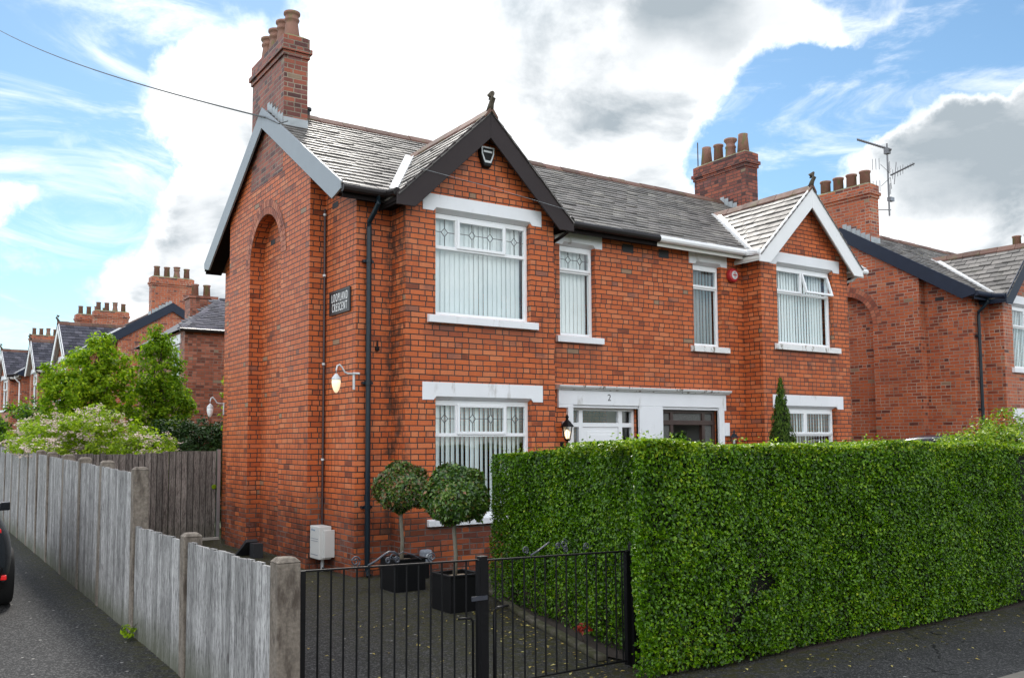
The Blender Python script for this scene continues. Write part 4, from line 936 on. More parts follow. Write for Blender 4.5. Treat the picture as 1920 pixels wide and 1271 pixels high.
yb2 = MB(); A, B_ = Vector((.02, -.05, 1.02)), Vector((.28, -.55, 1.24)); yb2.tube([A, B_], .022, 6)
for k in range(9):
    p = A.lerp(B_, .1+k/9.5); s_ = .30 if k == 1 else (.13 if k < 5 else .05); yb2.tube([p+Vector((-s_*.3, -.02, -s_)), p+Vector((s_*.3, .02, s_))], .012 if k == 1 else .007, 4)
for sgx in (-1, 1):
    for sgz in (-1, 1):
        q = A+Vector((sgx*.22, .12, sgz*.28)); yb2.tube([A+Vector((0, 0, sgz*.05)), q], .006, 4)
        for k in range(3): yb2.tube([q+Vector((sgx*.05*k-.05, .06*k, -.14)), q+Vector((sgx*.05*k-.05, .06*k, .14))], .009, 4)
yb2.build('boom', 'aluminium', ae)
# overhead cable: from a far pole, to the gable and on to the bay
cb = MB(); P = [Vector((2.455, 40., 18.15)), Vector((4.58, 13.9, 6.98))]
n = 24; cb.tube([P[0].lerp(P[1], k/n)-Vector((0, 0, .9*(k/n)*(1-k/n))) for k in range(n+1)], .014, 5)
cb.tube([(4.58, 13.9, 6.98), (4.60, 13.3, 6.70), (4.60, 12.9, 6.62)], .008, 5); cb.tube([(5.30, 10.462, 5.44), (6.6, 10.46, 5.34), (8.05, 10.462, 5.20)], .0025, 5, 1)
tag(cb.build('overhead_cable', ['wire', 'lead_grey']), 'thin black cable crossing the sky to the gable beside the tall chimney', 'cable')

# ---------------------------------------------------------------- leaves
def leaf_object(name, P, N, L, Wd, mats, midx=None, parent=None, up=.0, fold=.12, seed=1):
    """one mesh of many small folded leaves at points P facing roughly N"""
    g = np.random.default_rng(seed); n = len(P)
    N = N/np.linalg.norm(N, axis=1, keepdims=True).clip(1e-6)
    T = g.normal(size=(n, 3)); T[:, 2] += up; T -= (T*N).sum(1, keepdims=True)*N; T /= np.linalg.norm(T, axis=1, keepdims=True).clip(1e-6)
    B = np.cross(N, T); s = g.uniform(.7, 1.3, (n, 1))
    l, w = L*s, Wd*s*g.uniform(.85, 1.15, (n, 1))
    V = np.stack([P-T*l/2, P+B*w/2+N*w*fold-T*l*.05, P+T*l/2-N*l*.08, P-B*w/2+N*w*fold-T*l*.05], 1).reshape(-1, 3)
    base = (np.arange(n)*4)[:, None]
    F = np.concatenate([base+np.array([0, 1, 2]), base+np.array([0, 2, 3])], 1).reshape(-1)
    me = bpy.data.meshes.new(name); me.vertices.add(4*n); me.vertices.foreach_set('co', V.astype(np.float32).ravel())
    me.loops.add(6*n); me.loops.foreach_set('vertex_index', F.astype(np.int32)); me.polygons.add(2*n)
    me.polygons.foreach_set('loop_start', np.arange(0, 6*n, 3, dtype=np.int32))
    for k in mats: me.materials.append(M[k])
    if midx is not None: me.polygons.foreach_set('material_index', np.repeat(midx, 2).astype(np.int32))
    me.update(calc_edges=True); me.validate()
    o = bpy.data.objects.new(name, me); COL.objects.link(o)
    if parent: o.parent = parent
    return o
def unit(g, n):
    v = g.normal(size=(n, 3)); return v/np.linalg.norm(v, axis=1, keepdims=True)
def crown(seed, blobs, clumps, per, csz, flat=.7):
    """leaf points in clumps spread through a union of ellipsoids, mostly near their surface"""
    g = np.random.default_rng(seed); P = []; N = []
    vol = np.array([b[1][0]*b[1][1]*b[1][2] for b in blobs])**(2/3); vol /= vol.sum()
    for (c, r), f in zip(blobs, vol):
        c, r = np.array(c), np.array(r); k = max(3, int(clumps*f))
        d = unit(g, k); rad = g.uniform(.45, 1.05, (k, 1))**.6
        C = c+d*r*rad
        for cc, dd in zip(C, d):
            m_ = int(per*g.uniform(.5, 1.4)); q = unit(g, m_)*(g.uniform(0, 1, (m_, 1))**.5)*csz*g.uniform(.7, 1.4); q[:, 2] *= flat
            P.append(cc+q); N.append(dd*.5+q/csz*.7+g.normal(size=(m_, 3))*.55+np.array([0, 0, .55]))
    return np.concatenate(P), np.concatenate(N)
def limbs(mb, base, top, r0, targets, g, taper=.45):
    base, top = Vector(base), Vector(top); n = 7
    pts = [base.lerp(top, k/n)+Vector((g.normal()*.03, g.normal()*.03, 0))*(k > 0) for k in range(n+1)]
    mb.tube(pts, [r0*(1-(1-taper)*k/n) for k in range(n+1)], 8)
    for t in targets:
        t = Vector(t); a = pts[int(g.integers(n//2, n))]; mid = a.lerp(t, .5)+Vector((g.normal()*.06, g.normal()*.06, .1))
        mb.tube([a, mid, t], [r0*taper*.75, r0*taper*.5, r0*.12], 5)
def tree(name, label, cat, base, blobs, clumps, per, csz, L, Wd, mats, r0, seed, tall=None, group=None, bark='bark_brown', fr=None, flat=.7):
    t = thing(name, label, cat, base, group=group); g = np.random.default_rng(seed); b0 = np.array(base)
    P, N = crown(seed, blobs, clumps, per, csz, flat); P = P-b0
    P = P[:]; keep_ = P[:, 2] > .03; P, N = P[keep_], N[keep_]
    mi = None
    if len(mats) > 1: mi = (g.uniform(size=len(P)) < (fr or .3)).astype(int)
    leaf_object('crown', P, N, L, Wd, mats, mi, t, seed=seed)
    mb = MB(); cs = [np.array(b[0])-b0 for b in blobs]; c0 = sum(cs)/len(cs)
    tg = [c+unit(g, 1)[0]*np.array(b[1])*.75 for c, b in zip(cs, blobs) for _ in range(5)]
    limbs(mb, (0, 0, 0), (c0[0], c0[1], c0[2]+.2*blobs[0][1][2]), r0, tg, g); mb.build('trunk', bark, t, smooth=True)
    return t

# ---------------------------------------------------------------- clipped hedge: front run along the footpath and a return beside the drive
def hedge():
    t = thing('hedge', 'tall clipped privet hedge along the footpath, turning back beside the driveway', 'hedge', (7, 5.5, 0))
    g = np.random.default_rng(11); O = np.array([7, 5.5, 0])
    A = np.array([4.50, 5.03]); A2 = np.array([4.80, 5.37]); A3 = np.array([4.93, 5.56]); Bk = np.array([5.50, 8.62]); E_ = np.array([16.0, 5.0])
    def top(x, y): return 1.735+.02*np.sin(x*1.7)+.018*np.sin(x*4.1+1)-.03*np.clip((y-5.2), 0, 9)-.008*np.clip(x-6, 0, 9)
    def bump(u, z): return .028*np.sin(u*2.3+z*1.1)+.016*np.sin(u*5.1-z*3.7+2)+.010*np.sin(u*13+z*9)*np.sin(u*4.7-z*6)
    PP, NN, MI = [], [], []
    def face(p0, p1, nrm, dens, a=0., b=1.):
        d = p1-p0; Ln = np.linalg.norm(d); n = int(Ln*(b-a)*1.74*dens)
        u = g.uniform(a, b, n)*Ln; z = g.uniform(.0, 1., n)**.96
        xy = p0+d/Ln*u[:, None]; tz = top(xy[:, 0], xy[:, 1]); zz = .03+z*(tz-.02)
        off = bump(u+p0[1], zz)-.05*np.clip(.35-zz, 0, 1)/.35-np.abs(g.normal(0, .035, n))+g.uniform(-.01, .02, n)
        k0 = g.uniform(size=n) < .72+.5*np.sin(u*7.1+z*5)*np.sin(u*3.3-z*9+1.3)+.25
        off = off-.018*(~k0)
        # worn thin gap
        if abs(nrm[1]) > .9:
            xx = xy[:, 0]; sl = (xx-5.62)*.9-(zz-.48); gap = (np.abs(sl) < .055*(1+.6*np.sin(xx*30))) & (np.abs(xx-5.62) < .26)
            soft = (np.hypot((xx-5.85)/.13, (zz-.62)/.07) < 1)
            k = ~((gap | soft) & (g.uniform(size=n) < .93))
        else:
            k = g.uniform(size=n) < np.clip(.25+zz/.5, .3, 1)
        # round the top edge
        off -= .04*np.clip((zz-(tz-.08))/.08, 0, 1)**2
        k = k & (k0 | (g.uniform(size=n) < .45))
        P = np.stack([xy[:, 0]+nrm[0]*off, xy[:, 1]+nrm[1]*off, zz], 1)[k]
        N = np.tile([nrm[0], nrm[1], .35], (len(P), 1))+g.normal(size=(len(P), 3))*.8
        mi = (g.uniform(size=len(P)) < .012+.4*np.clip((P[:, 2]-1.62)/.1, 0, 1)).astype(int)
        PP.append(P); NN.append(N); MI.append(mi)
    nl = np.array([-(Bk-A)[1], (Bk-A)[0]]); nl /= np.linalg.norm(nl)
    face(A, E_, np.array([0, -1.]), 8200, 0., .47); face(A, E_, np.array([0, -1.]), 1500, .47, 1.)
    face(A3, Bk, nl, 8000); face(A, A3, np.array([-.78, .63]), 8000)
    face(Bk, Bk+np.array([.85, -.2]), np.array([.0, 1.]), 2600)
    face(A+np.array([.9, .9]), E_+np.array([0, .9]), np.array([0, 1.]), 700); face(Bk+np.array([.85, -.3]), A+np.array([1.0, .9]), -nl, 700)
    def topface(p0, p1, nin, wd, dens, a, b):
        d = p1-p0; Ln = np.linalg.norm(d); n = int(Ln*(b-a)*wd*dens); u = g.uniform(a, b, n)*Ln; v = g.uniform(0, wd, n)
        xy = p0+d/Ln*u[:, None]+nin*v[:, None]; z = top(xy[:, 0], xy[:, 1])-np.abs(g.normal(0, .03, n))+.012
        stray = g.uniform(size=n) < .012; z = z+stray*g.uniform(.02, .07, n)
        P = np.stack([xy[:, 0], xy[:, 1], z], 1); N = np.tile([0, 0, 1.], (n, 1))+g.normal(size=(n, 3))*.55
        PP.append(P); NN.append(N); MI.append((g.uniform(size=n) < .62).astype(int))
    topface(A, E_, np.array([0, 1.]), .9, 6500, 0, .5); topface(A, E_, np.array([0, 1.]), .9, 1500, .5, 1); topface(A3, Bk, -nl, .85, 6500, 0, 1); topface(A, A3, np.array([.78, -.2]), .5, 6500, 0, 1)
    P = np.concatenate(PP); N = np.concatenate(NN); mi = np.concatenate(MI)
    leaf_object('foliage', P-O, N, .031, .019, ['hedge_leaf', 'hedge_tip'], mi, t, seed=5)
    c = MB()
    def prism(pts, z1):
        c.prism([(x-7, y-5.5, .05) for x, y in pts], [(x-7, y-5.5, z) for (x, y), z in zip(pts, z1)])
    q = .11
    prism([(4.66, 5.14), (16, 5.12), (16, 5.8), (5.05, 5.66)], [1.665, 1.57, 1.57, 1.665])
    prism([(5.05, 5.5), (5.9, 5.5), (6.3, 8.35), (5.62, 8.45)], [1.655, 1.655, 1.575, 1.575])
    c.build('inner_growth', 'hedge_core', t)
    w = MB(); gg = np.random.default_rng(3)
    for k in range(26):
        x = 5.36+.5*gg.uniform()-7; z = .48+(x+7-5.62)*.9+gg.normal()*.06
        p = Vector((x, 5.10-5.5+gg.uniform(-.03, .02), z)); w.tube([p, p+Vector((gg.normal()*.1, .0, .09+.1*gg.uniform())), p+Vector((gg.normal()*.16, -.03, .2+.14*gg.uniform()))], [.006, .005, .003], 5)
    for k in range(60):
        x = 4.72+gg.uniform()*5; w.tube([(x-7, -.34, .0), (x-7+gg.normal()*.05, -.36, .16), (x-7+gg.normal()*.1, -.38, .36)], [.011, .009, .005], 5)
        y = 5.4+3*gg.uniform(); x = 5.0+.19*(y-5.4); w.tube([(x-7, y-5.5, 0), (x-7-.03, y-5.5+gg.normal()*.05, .2), (x-7-.05, y-5.5+gg.normal()*.1, .4)], [.011, .009, .005], 5)
    w.build('twigs', 'bark_brown', t)['kind'] = 'stuff'
hedge()

# ---------------------------------------------------------------- clipped bay trees in black square planters
def planter(label, x, y, s=.40, h=.385, rz=0.):
    t = thing('planter', label, 'planter', (x, y, 0), rz, group='black square planters'); k = s/2
    b = MB()
    for a in ((-k, -k+.025, -k, k), (k-.025, k, -k, k), (-k+.025, k-.025, -k, -k+.025), (-k+.025, k-.025, k-.025, k)): b.box(*a, .0, h-.022)
    b.box(-k+.025, k-.025, -k+.025, k-.025, 0, .05); b.build('box', 'black_plastic', t, bevel=.006)
    b = MB(); e = .012
    for a in ((-k-e, -k+.035, -k-e, k+e), (k-.035, k+e, -k-e, k+e), (-k+.035, k-.035, -k-e, -k+.035), (-k+.035, k-.035, k-.035, k+e)): b.box(*a, h-.02, h)
    b.build('rim', 'black_plastic', t, bevel=.004)
    MB().box(-k+.026, k-.026, -k+.026, k-.026, .06, h-.045).build('gravel_fill', 'gravel', t)
    return t
planter('black square planter holding the bronze-leaved ball tree, nearer the house wall', 5.05, 9.93, .41)
planter('black square planter holding the greener ball tree, nearer the gate', 4.93, 8.42, .40)
def ball_tree(label, x, y, zc, r, rz_, mats, seed, fr):
    t = thing('topiary_tree', label, 'tree', (x, y, .33), group='ball-clipped bay trees'); g = np.random.default_rng(seed); n = 9000
    d = unit(g, n); lump = 1+.07*np.sin(d[:, :1]*7+seed)+.07*np.sin(d[:, 1:2]*6+d[:, 2:]*5)
    rad = lump*(1-np.abs(g.normal(0, .08, (n, 1))))*np.where(g.uniform(size=(n, 1)) < .03, 1.08, 1)
    P = d*rad*np.array([r, r, rz_]); P[:, 2] += zc-.33
    P[:, 2] = np.where(d[:, 2] < -.75, P[:, 2]+.05, P[:, 2])
    mi = (g.uniform(size=n) < fr).astype(int)
    leaf_object('crown', P, d*.8+g.normal(size=(n, 3))*.55+np.array([0, 0, .3]), .05, .027, mats, mi, t, seed=seed)
    mb = MB(); mb.tube([(0, 0, 0), (.012, 0, .25), (-.006, .005, .5), (.004, 0, zc-.33)], [.026, .022, .022, .02], 10)
    for k in range(12):
        e = d[k]*np.array([r, r, rz_])*.75; mb.tube([(0, 0, zc-.33-.12), tuple(e*.5+np.array([0, 0, zc-.38])), tuple(e+np.array([0, 0, zc-.33]))], [.012, .008, .003], 5)
    mb.build('stem', 'bark_grey', t, smooth=True)
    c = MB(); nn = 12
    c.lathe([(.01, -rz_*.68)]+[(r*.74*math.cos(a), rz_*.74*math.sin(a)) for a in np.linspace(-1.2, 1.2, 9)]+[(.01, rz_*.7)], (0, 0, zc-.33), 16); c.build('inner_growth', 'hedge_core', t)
ball_tree('ball-clipped bay tree with bronzed leaves in front of the bay, nearer the wall', 5.03, 9.93, 1.215, .315, .32, ['topiary_brown', 'topiary_leaf'], 21, .45)
ball_tree('ball-clipped bay tree with darker green leaves, nearer the gate', 4.90, 8.42, 1.195, .345, .335, ['topiary_leaf', 'topiary_brown'], 22, .14)

# ---------------------------------------------------------------- trees and shrubs behind the fence and in the gardens
tree('deciduous_tree', 'bright green bushy tree behind the fence, broader and further left', 'tree', (3.2, 21.2, 0), [((3.15, 21.2, 2.9), (.80, .8, .75)), ((2.75, 21.0, 2.75), (.55, .6, .5)), ((3.65, 21.2, 3.1), (.5, .6, .75)), ((3.35, 21.3, 3.6), (.5, .5, .42)), ((3.0, 21.2, 2.1), (.9, .8, .6)), ((2.95, 21.1, 3.35), (.28, .3, .5)), ((3.5, 21.2, 4.0), (.16, .2, .22)), ((2.45, 21.0, 3.2), (.22, .25, .2))], 330, 56, .18, .085, .046, ['tree_leaf', 'tree_leaf_dark'], .06, 31, group='bright trees behind the side fence')
tree('deciduous_tree', 'upright mid green tree behind the fence, beside the distant brick gable', 'tree', (4.75, 21.6, 0), [((4.72, 21.6, 3.35), (.52, .55, .85)), ((4.95, 21.5, 2.7), (.50, .5, .7)), ((4.45, 21.6, 2.6), (.5, .5, .7)), ((4.7, 21.6, 4.0), (.26, .28, .42)), ((5.2, 21.4, 2.45), (.3, .3, .5)), ((4.7, 21.5, 1.9), (.7, .6, .6)), ((4.7, 21.6, 4.28), (.12, .13, .22))], 340, 56, .16, .078, .042, ['tree_leaf_dark', 'tree_leaf'], .055, 32, group='bright trees behind the side fence', fr=.3)
def blossom_shrub():
    bl_ = [((3.0, 18.6, 1.80), (1.0, .7, .52)), ((2.3, 18.9, 1.85), (.65, .7, .48)), ((3.8, 18.0, 1.68), (.55, .6, .30)), ((2.2, 20.2, 1.8), (.6, .9, .5)), ((3.2, 18.6, 1.15), (1.2, .8, .7)), ((1.95, 18.0, 1.6), (.35, .6, .28)), ((3.0, 19.0, 2.2), (.5, .5, .28))]
    t = thing('flowering_shrub', 'sprawling lime green shrub with pinkish white blossom spilling over the fence', 'shrub', (2.9, 18.7, 0))
    P, N = crown(41, bl_, 520, 46, .17); O = np.array([2.9, 18.7, 0.]); kp = (P[:, 0] > 1.45) & (P[:, 2] > .05) & ~((P[:, 1] < 17.3) & (P[:, 2] < 1.62)) & ~((P[:, 0] < 1.97) & (P[:, 2] < 1.62))
    P, N = P[kp], N[kp]
    leaf_object('foliage', P-O, N, .07, .036, ['shrub_leaf'], None, t, seed=41)
    g = np.random.default_rng(42); Q, K = crown(43, bl_, 480, 3, .14); f = (Q[:, 0] > 1.5) & (Q[:, 2] > 1.5) & ~((Q[:, 1] < 17.25) & (Q[:, 2] < 1.6)); Q = Q[f]
    C = np.repeat(Q, 11, 0); C = C+g.normal(size=C.shape)*np.array([.032, .032, .014])+np.array([0, -.03, .05])
    leaf_object('blossom', C-O, np.tile([0, -.4, 1.], (len(C), 1))+g.normal(size=C.shape)*.5, .034, .03, ['blossom'], None, t, seed=44)
    mb = MB(); cl = lambda v, k: float(np.clip(v, -k, k))
    for k in range(9): limbs(mb, (cl(g.normal()*.2, .3), cl(g.normal()*.2, .3), 0), (cl(g.normal()*.4, .6), cl(g.normal()*.3, .4), 1.2), .025, [(cl(g.normal()*.6, .7), cl(g.normal()*.4, .6), 1.65) for _ in range(3)], g)
    mb.build('stems', 'bark_brown', t)
blossom_shrub()
tree('shrub', 'dark green bush above the fence at the left edge, below the distant gables', 'shrub', (2.6, 25.5, 0), [((2.3, 25.5, 2.15), (.75, .8, .75)), ((3.0, 25.6, 2.3), (.6, .7, .7)), ((2.5, 24.5, 1.6), (.8, .8, .6))], 170, 44, .2, .10, .05, ['tree_leaf_dark', 'laurel_leaf'], .05, 51, fr=.3)
tree('laurel_bush', 'dark evergreen laurel bush behind the side gate, beside the house corner', 'shrub', (5.2, 19.4, 0), [((5.0, 19.4, 1.5), (.75, .6, .85)), ((5.9, 19.6, 1.5), (.8, .6, .85)), ((4.5, 19.5, 1.3), (.4, .5, .8)), ((5.1, 19.3, .7), (1.0, .6, .7)), ((4.35, 19.4, 1.6), (.5, .5, .6))], 620, 60, .2, .075, .036, ['laurel_leaf'], .05, 52)
tree('climbing_plant', 'thin leafy sprig beside the back corner of the brick pier', 'plant', (5.36, 18.6, 0), [((5.40, 18.6, 2.95), (.12, .15, .22)), ((5.43, 18.6, 2.3), (.10, .12, .4))], 16, 16, .10, .075, .045, ['tree_leaf'], .012, 53)
def conifer():
    t = thing('conifer', 'slim dark green conifer in front of the white-trimmed bay', 'tree', (11.52, 9.5, 0)); g = np.random.default_rng(54); n = 9000
    z = 2.72*(1-np.sqrt(g.uniform(0, 1, n)))*1.0+.15; z = np.clip(z, .1, 2.70); a = g.uniform(0, 2*math.pi, n)
    r = .44*np.clip(1-z/2.78, 0, 1)**.82*(1+.13*np.sin(z*19+a*2)+.1*np.sin(a*5+z*7))*(1-np.abs(g.normal(0, .16, n)))
    P = np.stack([r*np.cos(a), r*np.sin(a), z+g.normal(0, .03, n)], 1)
    N = np.stack([np.cos(a), np.sin(a), np.full(n, .2)], 1)+g.normal(size=(n, 3))*.5
    leaf_object('crown', P, N, .075, .018, ['conifer_leaf'], None, t, up=2.5, seed=54)
    MB().tube([(0, 0, 0), (0, 0, 2.5)], [.04, .008], 8).build('trunk', 'bark_brown', t)
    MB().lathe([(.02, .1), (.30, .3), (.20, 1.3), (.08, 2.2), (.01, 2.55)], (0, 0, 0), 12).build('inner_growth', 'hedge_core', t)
conifer()
tree('privet_bush', 'loose untrimmed light green bush at the far right end of the hedge', 'shrub', (11.3, 6.2, 0), [((11.4, 6.2, 1.5), (.75, .5, .50)), ((10.75, 6.15, 1.45), (.45, .4, .38)), ((11.9, 6.3, 1.4), (.6, .5, .6)), ((11.4, 6.2, .8), (.9, .5, .8)), ((11.9, 6.1, 1.75), (.6, .4, .4))], 420, 44, .13, .042, .024, ['hedge_tip', 'hedge_leaf'], .03, 55, fr=.25)
tree('potted_plant', 'leafy plant standing in the dark open porch', 'plant', (10.66, 10.9, 0), [((10.66, 10.9, 1.62), (.14, .14, .32)), ((10.72, 10.85, 1.1), (.2, .18, .4))], 36, 22, .1, .07, .035, ['laurel_leaf', 'tree_leaf_dark'], .02, 56, fr=.35)
tree('weed', 'small green weed growing at the foot of the fence by the lane', 'weed', (1.74, 8.84, 0), [((1.72, 8.84, .07), (.05, .10, .06))], 9, 9, .03, .05, .022, ['tree_leaf'], .004, 57)
tree('red_leaf_plant', 'low plant with a few red leaves under the hedge behind the gate', 'plant', (5.0, 6.35, .02), [((4.97, 6.35, .16), (.07, .12, .07))], 8, 6, .04, .045, .025, ['red_leaf'], .004, 58)
# fallen leaves
g = np.random.default_rng(61); n = 300
P = np.stack([4.9-np.abs(g.normal(0, .55, n)), 5.2+g.uniform(0, 3.3, n), np.full(n, .006)], 1); P[:, 0] += .25*(P[:, 1]-5.5)
k = 170; P2 = np.stack([g.uniform(4.5, 13, k), 4.95-np.abs(g.normal(0, .35, k)), np.full(k, .006)], 1); k = 90; P3 = np.stack([g.uniform(1.95, 4.6, k), g.uniform(5.2, 12, k), np.full(k, .006)], 1)
P = np.concatenate([P, P2, P3]); P = P[P[:, 0] > 1.95]
struct(leaf_object('fallen_leaves', P, np.tile([0, 0, 1.], (len(P), 1))+g.normal(size=(len(P), 3))*.15, .034, .02, ['litter'], None, seed=62), 'stuff')['label'] = 'small yellow fallen leaves scattered by the hedge'
# ---------------------------------------------------------------- house with hipped roof behind the trees
def hip_house():
    t = thing('hipped_house', 'small brick house with a hipped slate roof behind the side gate', 'house', (6.2, 25.3, 0)); r = random.Random(4)
    W = MB(); panel(W, lambda u, z: (u, 0, z), 0, 9, 0, 4.9); panel(W, lambda u, z: (0, u, z), 0, 6, 0, 4.9, [(.55, 1.55, 3.35, 4.55)], (1, 0, 0)); W.poly([(0, 6, 0), (9, 6, 0), (9, 6, 4.9), (0, 6, 4.9)]); W.poly([(9, 0, 0), (9, 6, 0), (9, 6, 4.9), (9, 0, 4.9)])
    W.build('wall', 'brick_far', t)
    e = .14; H = 1.35; A = Vector((-e, -e, 4.9)); rise = H/(3+e)
    rf = MB(); nf = Vector((0, -rise, 1)).normalized(); vf = Vector((0, 1, rise)).normalized(); LV = math.hypot(3+e, H); hx = 1.9
    slates(rf, A, (1, 0, 0), vf, nf, 9+2*e, LV, .3, .19, r, keep=lambda u, v: u > v*vf.y*hx/(3+e)-.05)
    rf.poly([(-e, -e, 4.885), (9+e, -e, 4.885), (9+e, 3, 4.885+H), (hx-e, 3, 4.885+H)]); rf.poly([(-e, 6+e, 4.885), (9+e, 6+e, 4.885), (9+e, 3, 4.885+H), (hx-e, 3, 4.885+H)])
    rf.poly([(-e, -e, 4.89), (-e, 6+e, 4.89), (hx-e, 3, 4.89+H)])
    ro = rf.build('roof', 'slate_dark', t, recalc=False)
    g_ = MB(); ridge(g_, (-e, -e, 4.93), (hx-e, 3, 4.93+H), .3, w=.11, L=.35); ridge(g_, (hx-e, 3, 4.95+H), (9, 3, 4.95+H), .4, w=.13); g_.build('ridge_tiles', 'slate_dark', ro)
    MB().tube([(9, -e-.04, 4.86), (-e-.04, -e-.04, 4.86)], .05, 8).build('gutter', 'upvc_black', t)
    window(MB().build('side_bay', 'upvc_white', t), 0, .01, 0, .01, 0, 'small', None) if False else None
    f = MB()
    for a in ((.55, .62, 3.35, 4.55), (1.48, 1.55, 3.35, 4.55), (.62, 1.48, 3.35, 3.42), (.62, 1.48, 4.48, 4.55), (.62, 1.48, 4.1, 4.15)): f.box(.03, .09, *a)
    wf = f.build('window', 'upvc_white', t); MB().poly([(.06, .62, 3.42), (.06, 1.48, 3.42), (.06, 1.48, 4.48), (.06, .62, 4.48)]).build('pane', 'dark_glass', wf)
    MB().box(-.03, .02, .4, 1.7, 4.551, 4.8).build('lintel', 'white_paint', t); MB().box(-.07, .05, .45, 1.65, 3.24, 3.349).build('window_sill', 'white_paint', t)
    c = MB(); c.box(.95, 1.75, 3.3, 3.95, 4.6, 6.3); c.box(.90, 1.80, 3.25, 4.0, 6.301, 6.38)
    ch = c.build('chimney', 'brick_far', t)
    for x in (1.17, 1.53): MB().lathe(POT_B, (x, 3.62, 6.37), 14).build('chimney_pot', 'pot', ch, smooth=True)
hip_house()

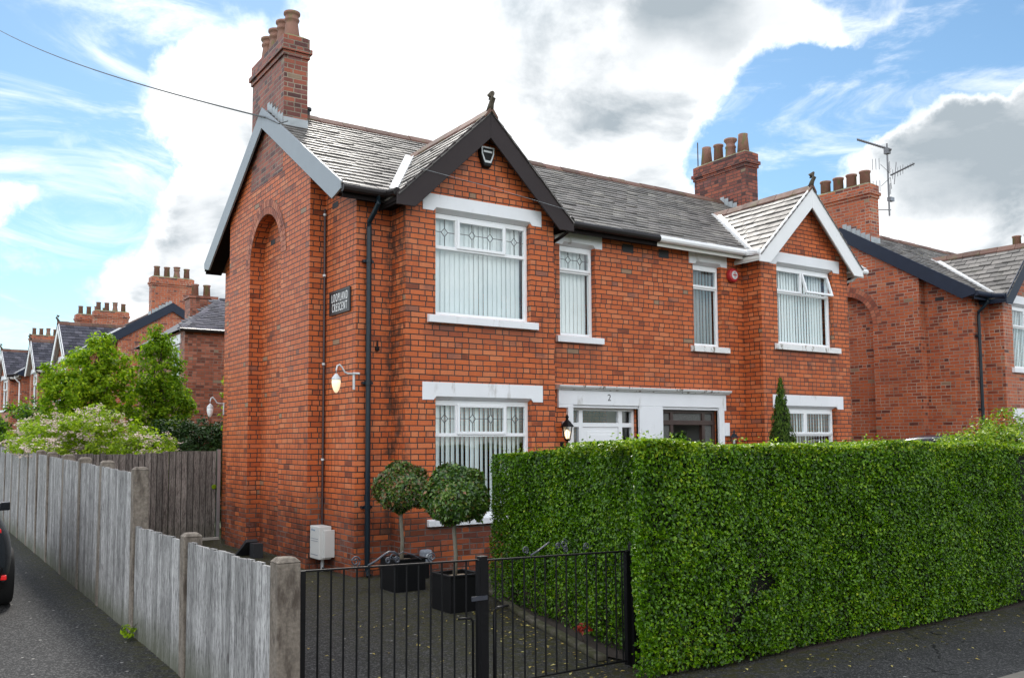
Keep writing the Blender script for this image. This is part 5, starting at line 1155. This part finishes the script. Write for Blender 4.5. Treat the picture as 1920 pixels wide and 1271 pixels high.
# ---------------------------------------------------------------- cars
def car(label, loc, rz, paint, hs=1., group=None):
    t = thing('parked_car', label, 'car', loc, rz, group)
    pm, pt, pb = mat('car_paint'); pb.inputs['Base Color'].default_value = (*paint, 1); pb.inputs['Roughness'].default_value = .22; pb.inputs['Coat Weight'].default_value = .35; pb.inputs['Coat Roughness'].default_value = .05
    # stations along y (rear at 0): y, half width, floor z, belt z, roof half width, roof z
    st = [(0.0, .74, .34, .90, .60, .96), (.06, .80, .27, .95, .62, 1.04), (.22, .85, .24, .99, .60, 1.30), (.55, .87, .22, .99, .59, 1.42), (1.3, .88, .20, .97, .58, 1.475), (2.1, .88, .20, .95, .57, 1.46), (2.65, .875, .20, .94, .56, 1.32), (3.15, .87, .21, .93, .66, 1.0), (3.7, .85, .23, .86, .66, .90), (3.98, .78, .28, .74, .60, .77), (4.06, .70, .34, .62, .56, .65)]
    V = []; n = 9
    for y, w, f, b, rw, rz_ in st:
        for x, z in ((w*.80, f), (w*.97, f+.08), (w, f+.30), (w*1.0, (f+b)/2+.08), (w*.965, b-.10), (w*.90, b), (rw+(w*.90-rw)*.12, b+(rz_-b)*.86), (rw*.86, b+(rz_-b)*.985), (0, b+(rz_-b)*1.015)): V.append((x, y, z*hs))
    b = bmesh.new(); vr = [b.verts.new(v) for v in V]; vl = [b.verts.new((-x, y, z)) if x > 0 else vr[i] for i, (x, y, z) in enumerate(V)]
    for i in range(len(st)-1):
        for k in range(n-1):
            gl_ = k in (5,) and 2 <= i <= 6
            for s_, q in ((1, vr), (-1, vl)):
                f = b.faces.new([q[i*n+k], q[(i+1)*n+k], q[(i+1)*n+k+1], q[i*n+k+1]]); f.material_index = 1 if gl_ else 0; f.smooth = True
            if k in (6, 7) and i in (1, 6): 
                pass
    for i in (0, len(st)-1):
        ring_ = [vr[i*n+k] for k in range(n)]+[vl[i*n+k] for k in range(n-2, -1, -1)]; b.faces.new(ring_)
    for i in range(len(st)-1): b.faces.new([vr[i*n], vl[i*n], vl[(i+1)*n], vr[(i+1)*n]])
    bmesh.ops.remove_doubles(b, verts=b.verts, dist=1e-5); bmesh.ops.recalc_face_normals(b, faces=b.faces)
    me = bpy.data.meshes.new('body'); b.to_mesh(me); b.free(); me.materials.append(pm); me.materials.append(M['dark_glass'])
    o = bpy.data.objects.new('body', me); COL.objects.link(o); o.parent = t
    sb = o.modifiers.new('sub', 'SUBSURF'); sb.levels = 2; sb.render_levels = 2
    def wscr(name, ya, za, yb, zb, wa, wb): MB().prism([(-wa, ya, za*hs), (wa, ya, za*hs), (wb, yb, zb*hs), (-wb, yb, zb*hs)], [(-wa, ya+.01, za*hs-.02), (wa, ya+.01, za*hs-.02), (wb, yb+.01, zb*hs-.02), (-wb, yb+.01, zb*hs-.02)]).build(name, 'dark_glass', t)
    wscr('rear_window', .10, 1.06, .36, 1.37, .58, .50); wscr('windscreen', 3.02, 1.085, 2.62, 1.36, .64, .52)
    for sx in (-1, 1):
        for y in (.78, 3.28):
            x = sx*.80; tw = MB().lathe([(.20, -.10), (.29, -.105), (.315, -.08), (.32, 0), (.315, .08), (.29, .105), (.20, .10)], (x, y, .32), 28, ax='x').build('wheel', 'rubber', t, smooth=True)
            rm = MB().lathe([(.19, .106), (.205, .09), (.19, .07)], (x if sx > 0 else x-.18+.0, y, .32), 24, ax='x')
            for k in range(7):
                a = k*2*math.pi/7; xx = x+sx*.085; c, s_ = math.cos(a), math.sin(a)
                rm.prism([(xx, y+.03*-s_, .32+.03*c), (xx, y+.03*s_, .32-.03*c), (xx, y+.2*c+.02*s_, .32+.2*s_-.02*c), (xx, y+.2*c-.02*s_, .32+.2*s_+.02*c)], [(xx+sx*.02, y+.03*-s_, .32+.03*c), (xx+sx*.02, y+.03*s_, .32-.03*c), (xx+sx*.02, y+.2*c+.02*s_, .32+.2*s_-.02*c), (xx+sx*.02, y+.2*c-.02*s_, .32+.2*s_+.02*c)])
            rm.build('rim', 'steel', tw)
        MB().prism([(sx*.60, -.005, .82*hs), (sx*.74, .05, .82*hs), (sx*.72, .06, .95*hs), (sx*.58, .03, .95*hs)], [(sx*.60, .08, .82*hs), (sx*.79, .20, .82*hs), (sx*.75, .21, .95*hs), (sx*.58, .10, .95*hs)]).build('tail_light', 'tail', t, bevel=.012)
        MB().box(*sorted((sx*.60, sx*.79)), .035, .09, .36, .41).build('rear_reflector', 'tail', t, bevel=.008)
        MB().prism([(sx*.55, 3.99, .62*hs), (sx*.74, 3.93, .62*hs), (sx*.74, 3.90, .72*hs), (sx*.55, 3.97, .72*hs)], [(sx*.55, 4.04, .62*hs), (sx*.76, 3.97, .62*hs), (sx*.75, 3.93, .72*hs), (sx*.55, 4.02, .72*hs)]).build('headlight', 'chrome', t, bevel=.008)
        MB().prism([(sx*.88, 2.55, .98*hs), (sx*1.02, 2.58, .98*hs), (sx*1.02, 2.58, 1.10*hs), (sx*.90, 2.55, 1.10*hs)], [(sx*.88, 2.66, .99*hs), (sx*1.0, 2.66, .99*hs), (sx*1.0, 2.66, 1.09*hs), (sx*.90, 2.66, 1.09*hs)]).build('wing_mirror', pm, t, bevel=.015)
    MB().box(-.26, .26, -.012, .04, .52*hs, .63*hs).build('number_plate', 'blind_cream', t, bevel=.004)
    MB().prism([(-.70, -.02, .30), (.70, -.02, .30), (.74, -.01, .5), (-.74, -.01, .5)], [(-.78, .2, .25), (.78, .2, .25), (.82, .2, .5), (-.82, .2, .5)]).build('bumper', 'black_plastic', t, bevel=.03)
    MB().prism([(-.56, .16, 1.40*hs), (.56, .16, 1.40*hs), (.56, .16, 1.42*hs), (-.56, .16, 1.42*hs)], [(-.55, .45, 1.40*hs), (.55, .45, 1.40*hs), (.55, .45, 1.43*hs), (-.55, .45, 1.43*hs)]).build('spoiler', pm, t, bevel=.006)
    return t
car('black hatchback parked beside the lane fence, only its rear corner in view', (.125, 10.85, 0), 0, (.012, .016, .02), .94)
car('dark blue tall car parked in the neighbouring drive behind the hedge', (17.2, 8.5, 0), R(2), (.012, .016, .035), 1.275)
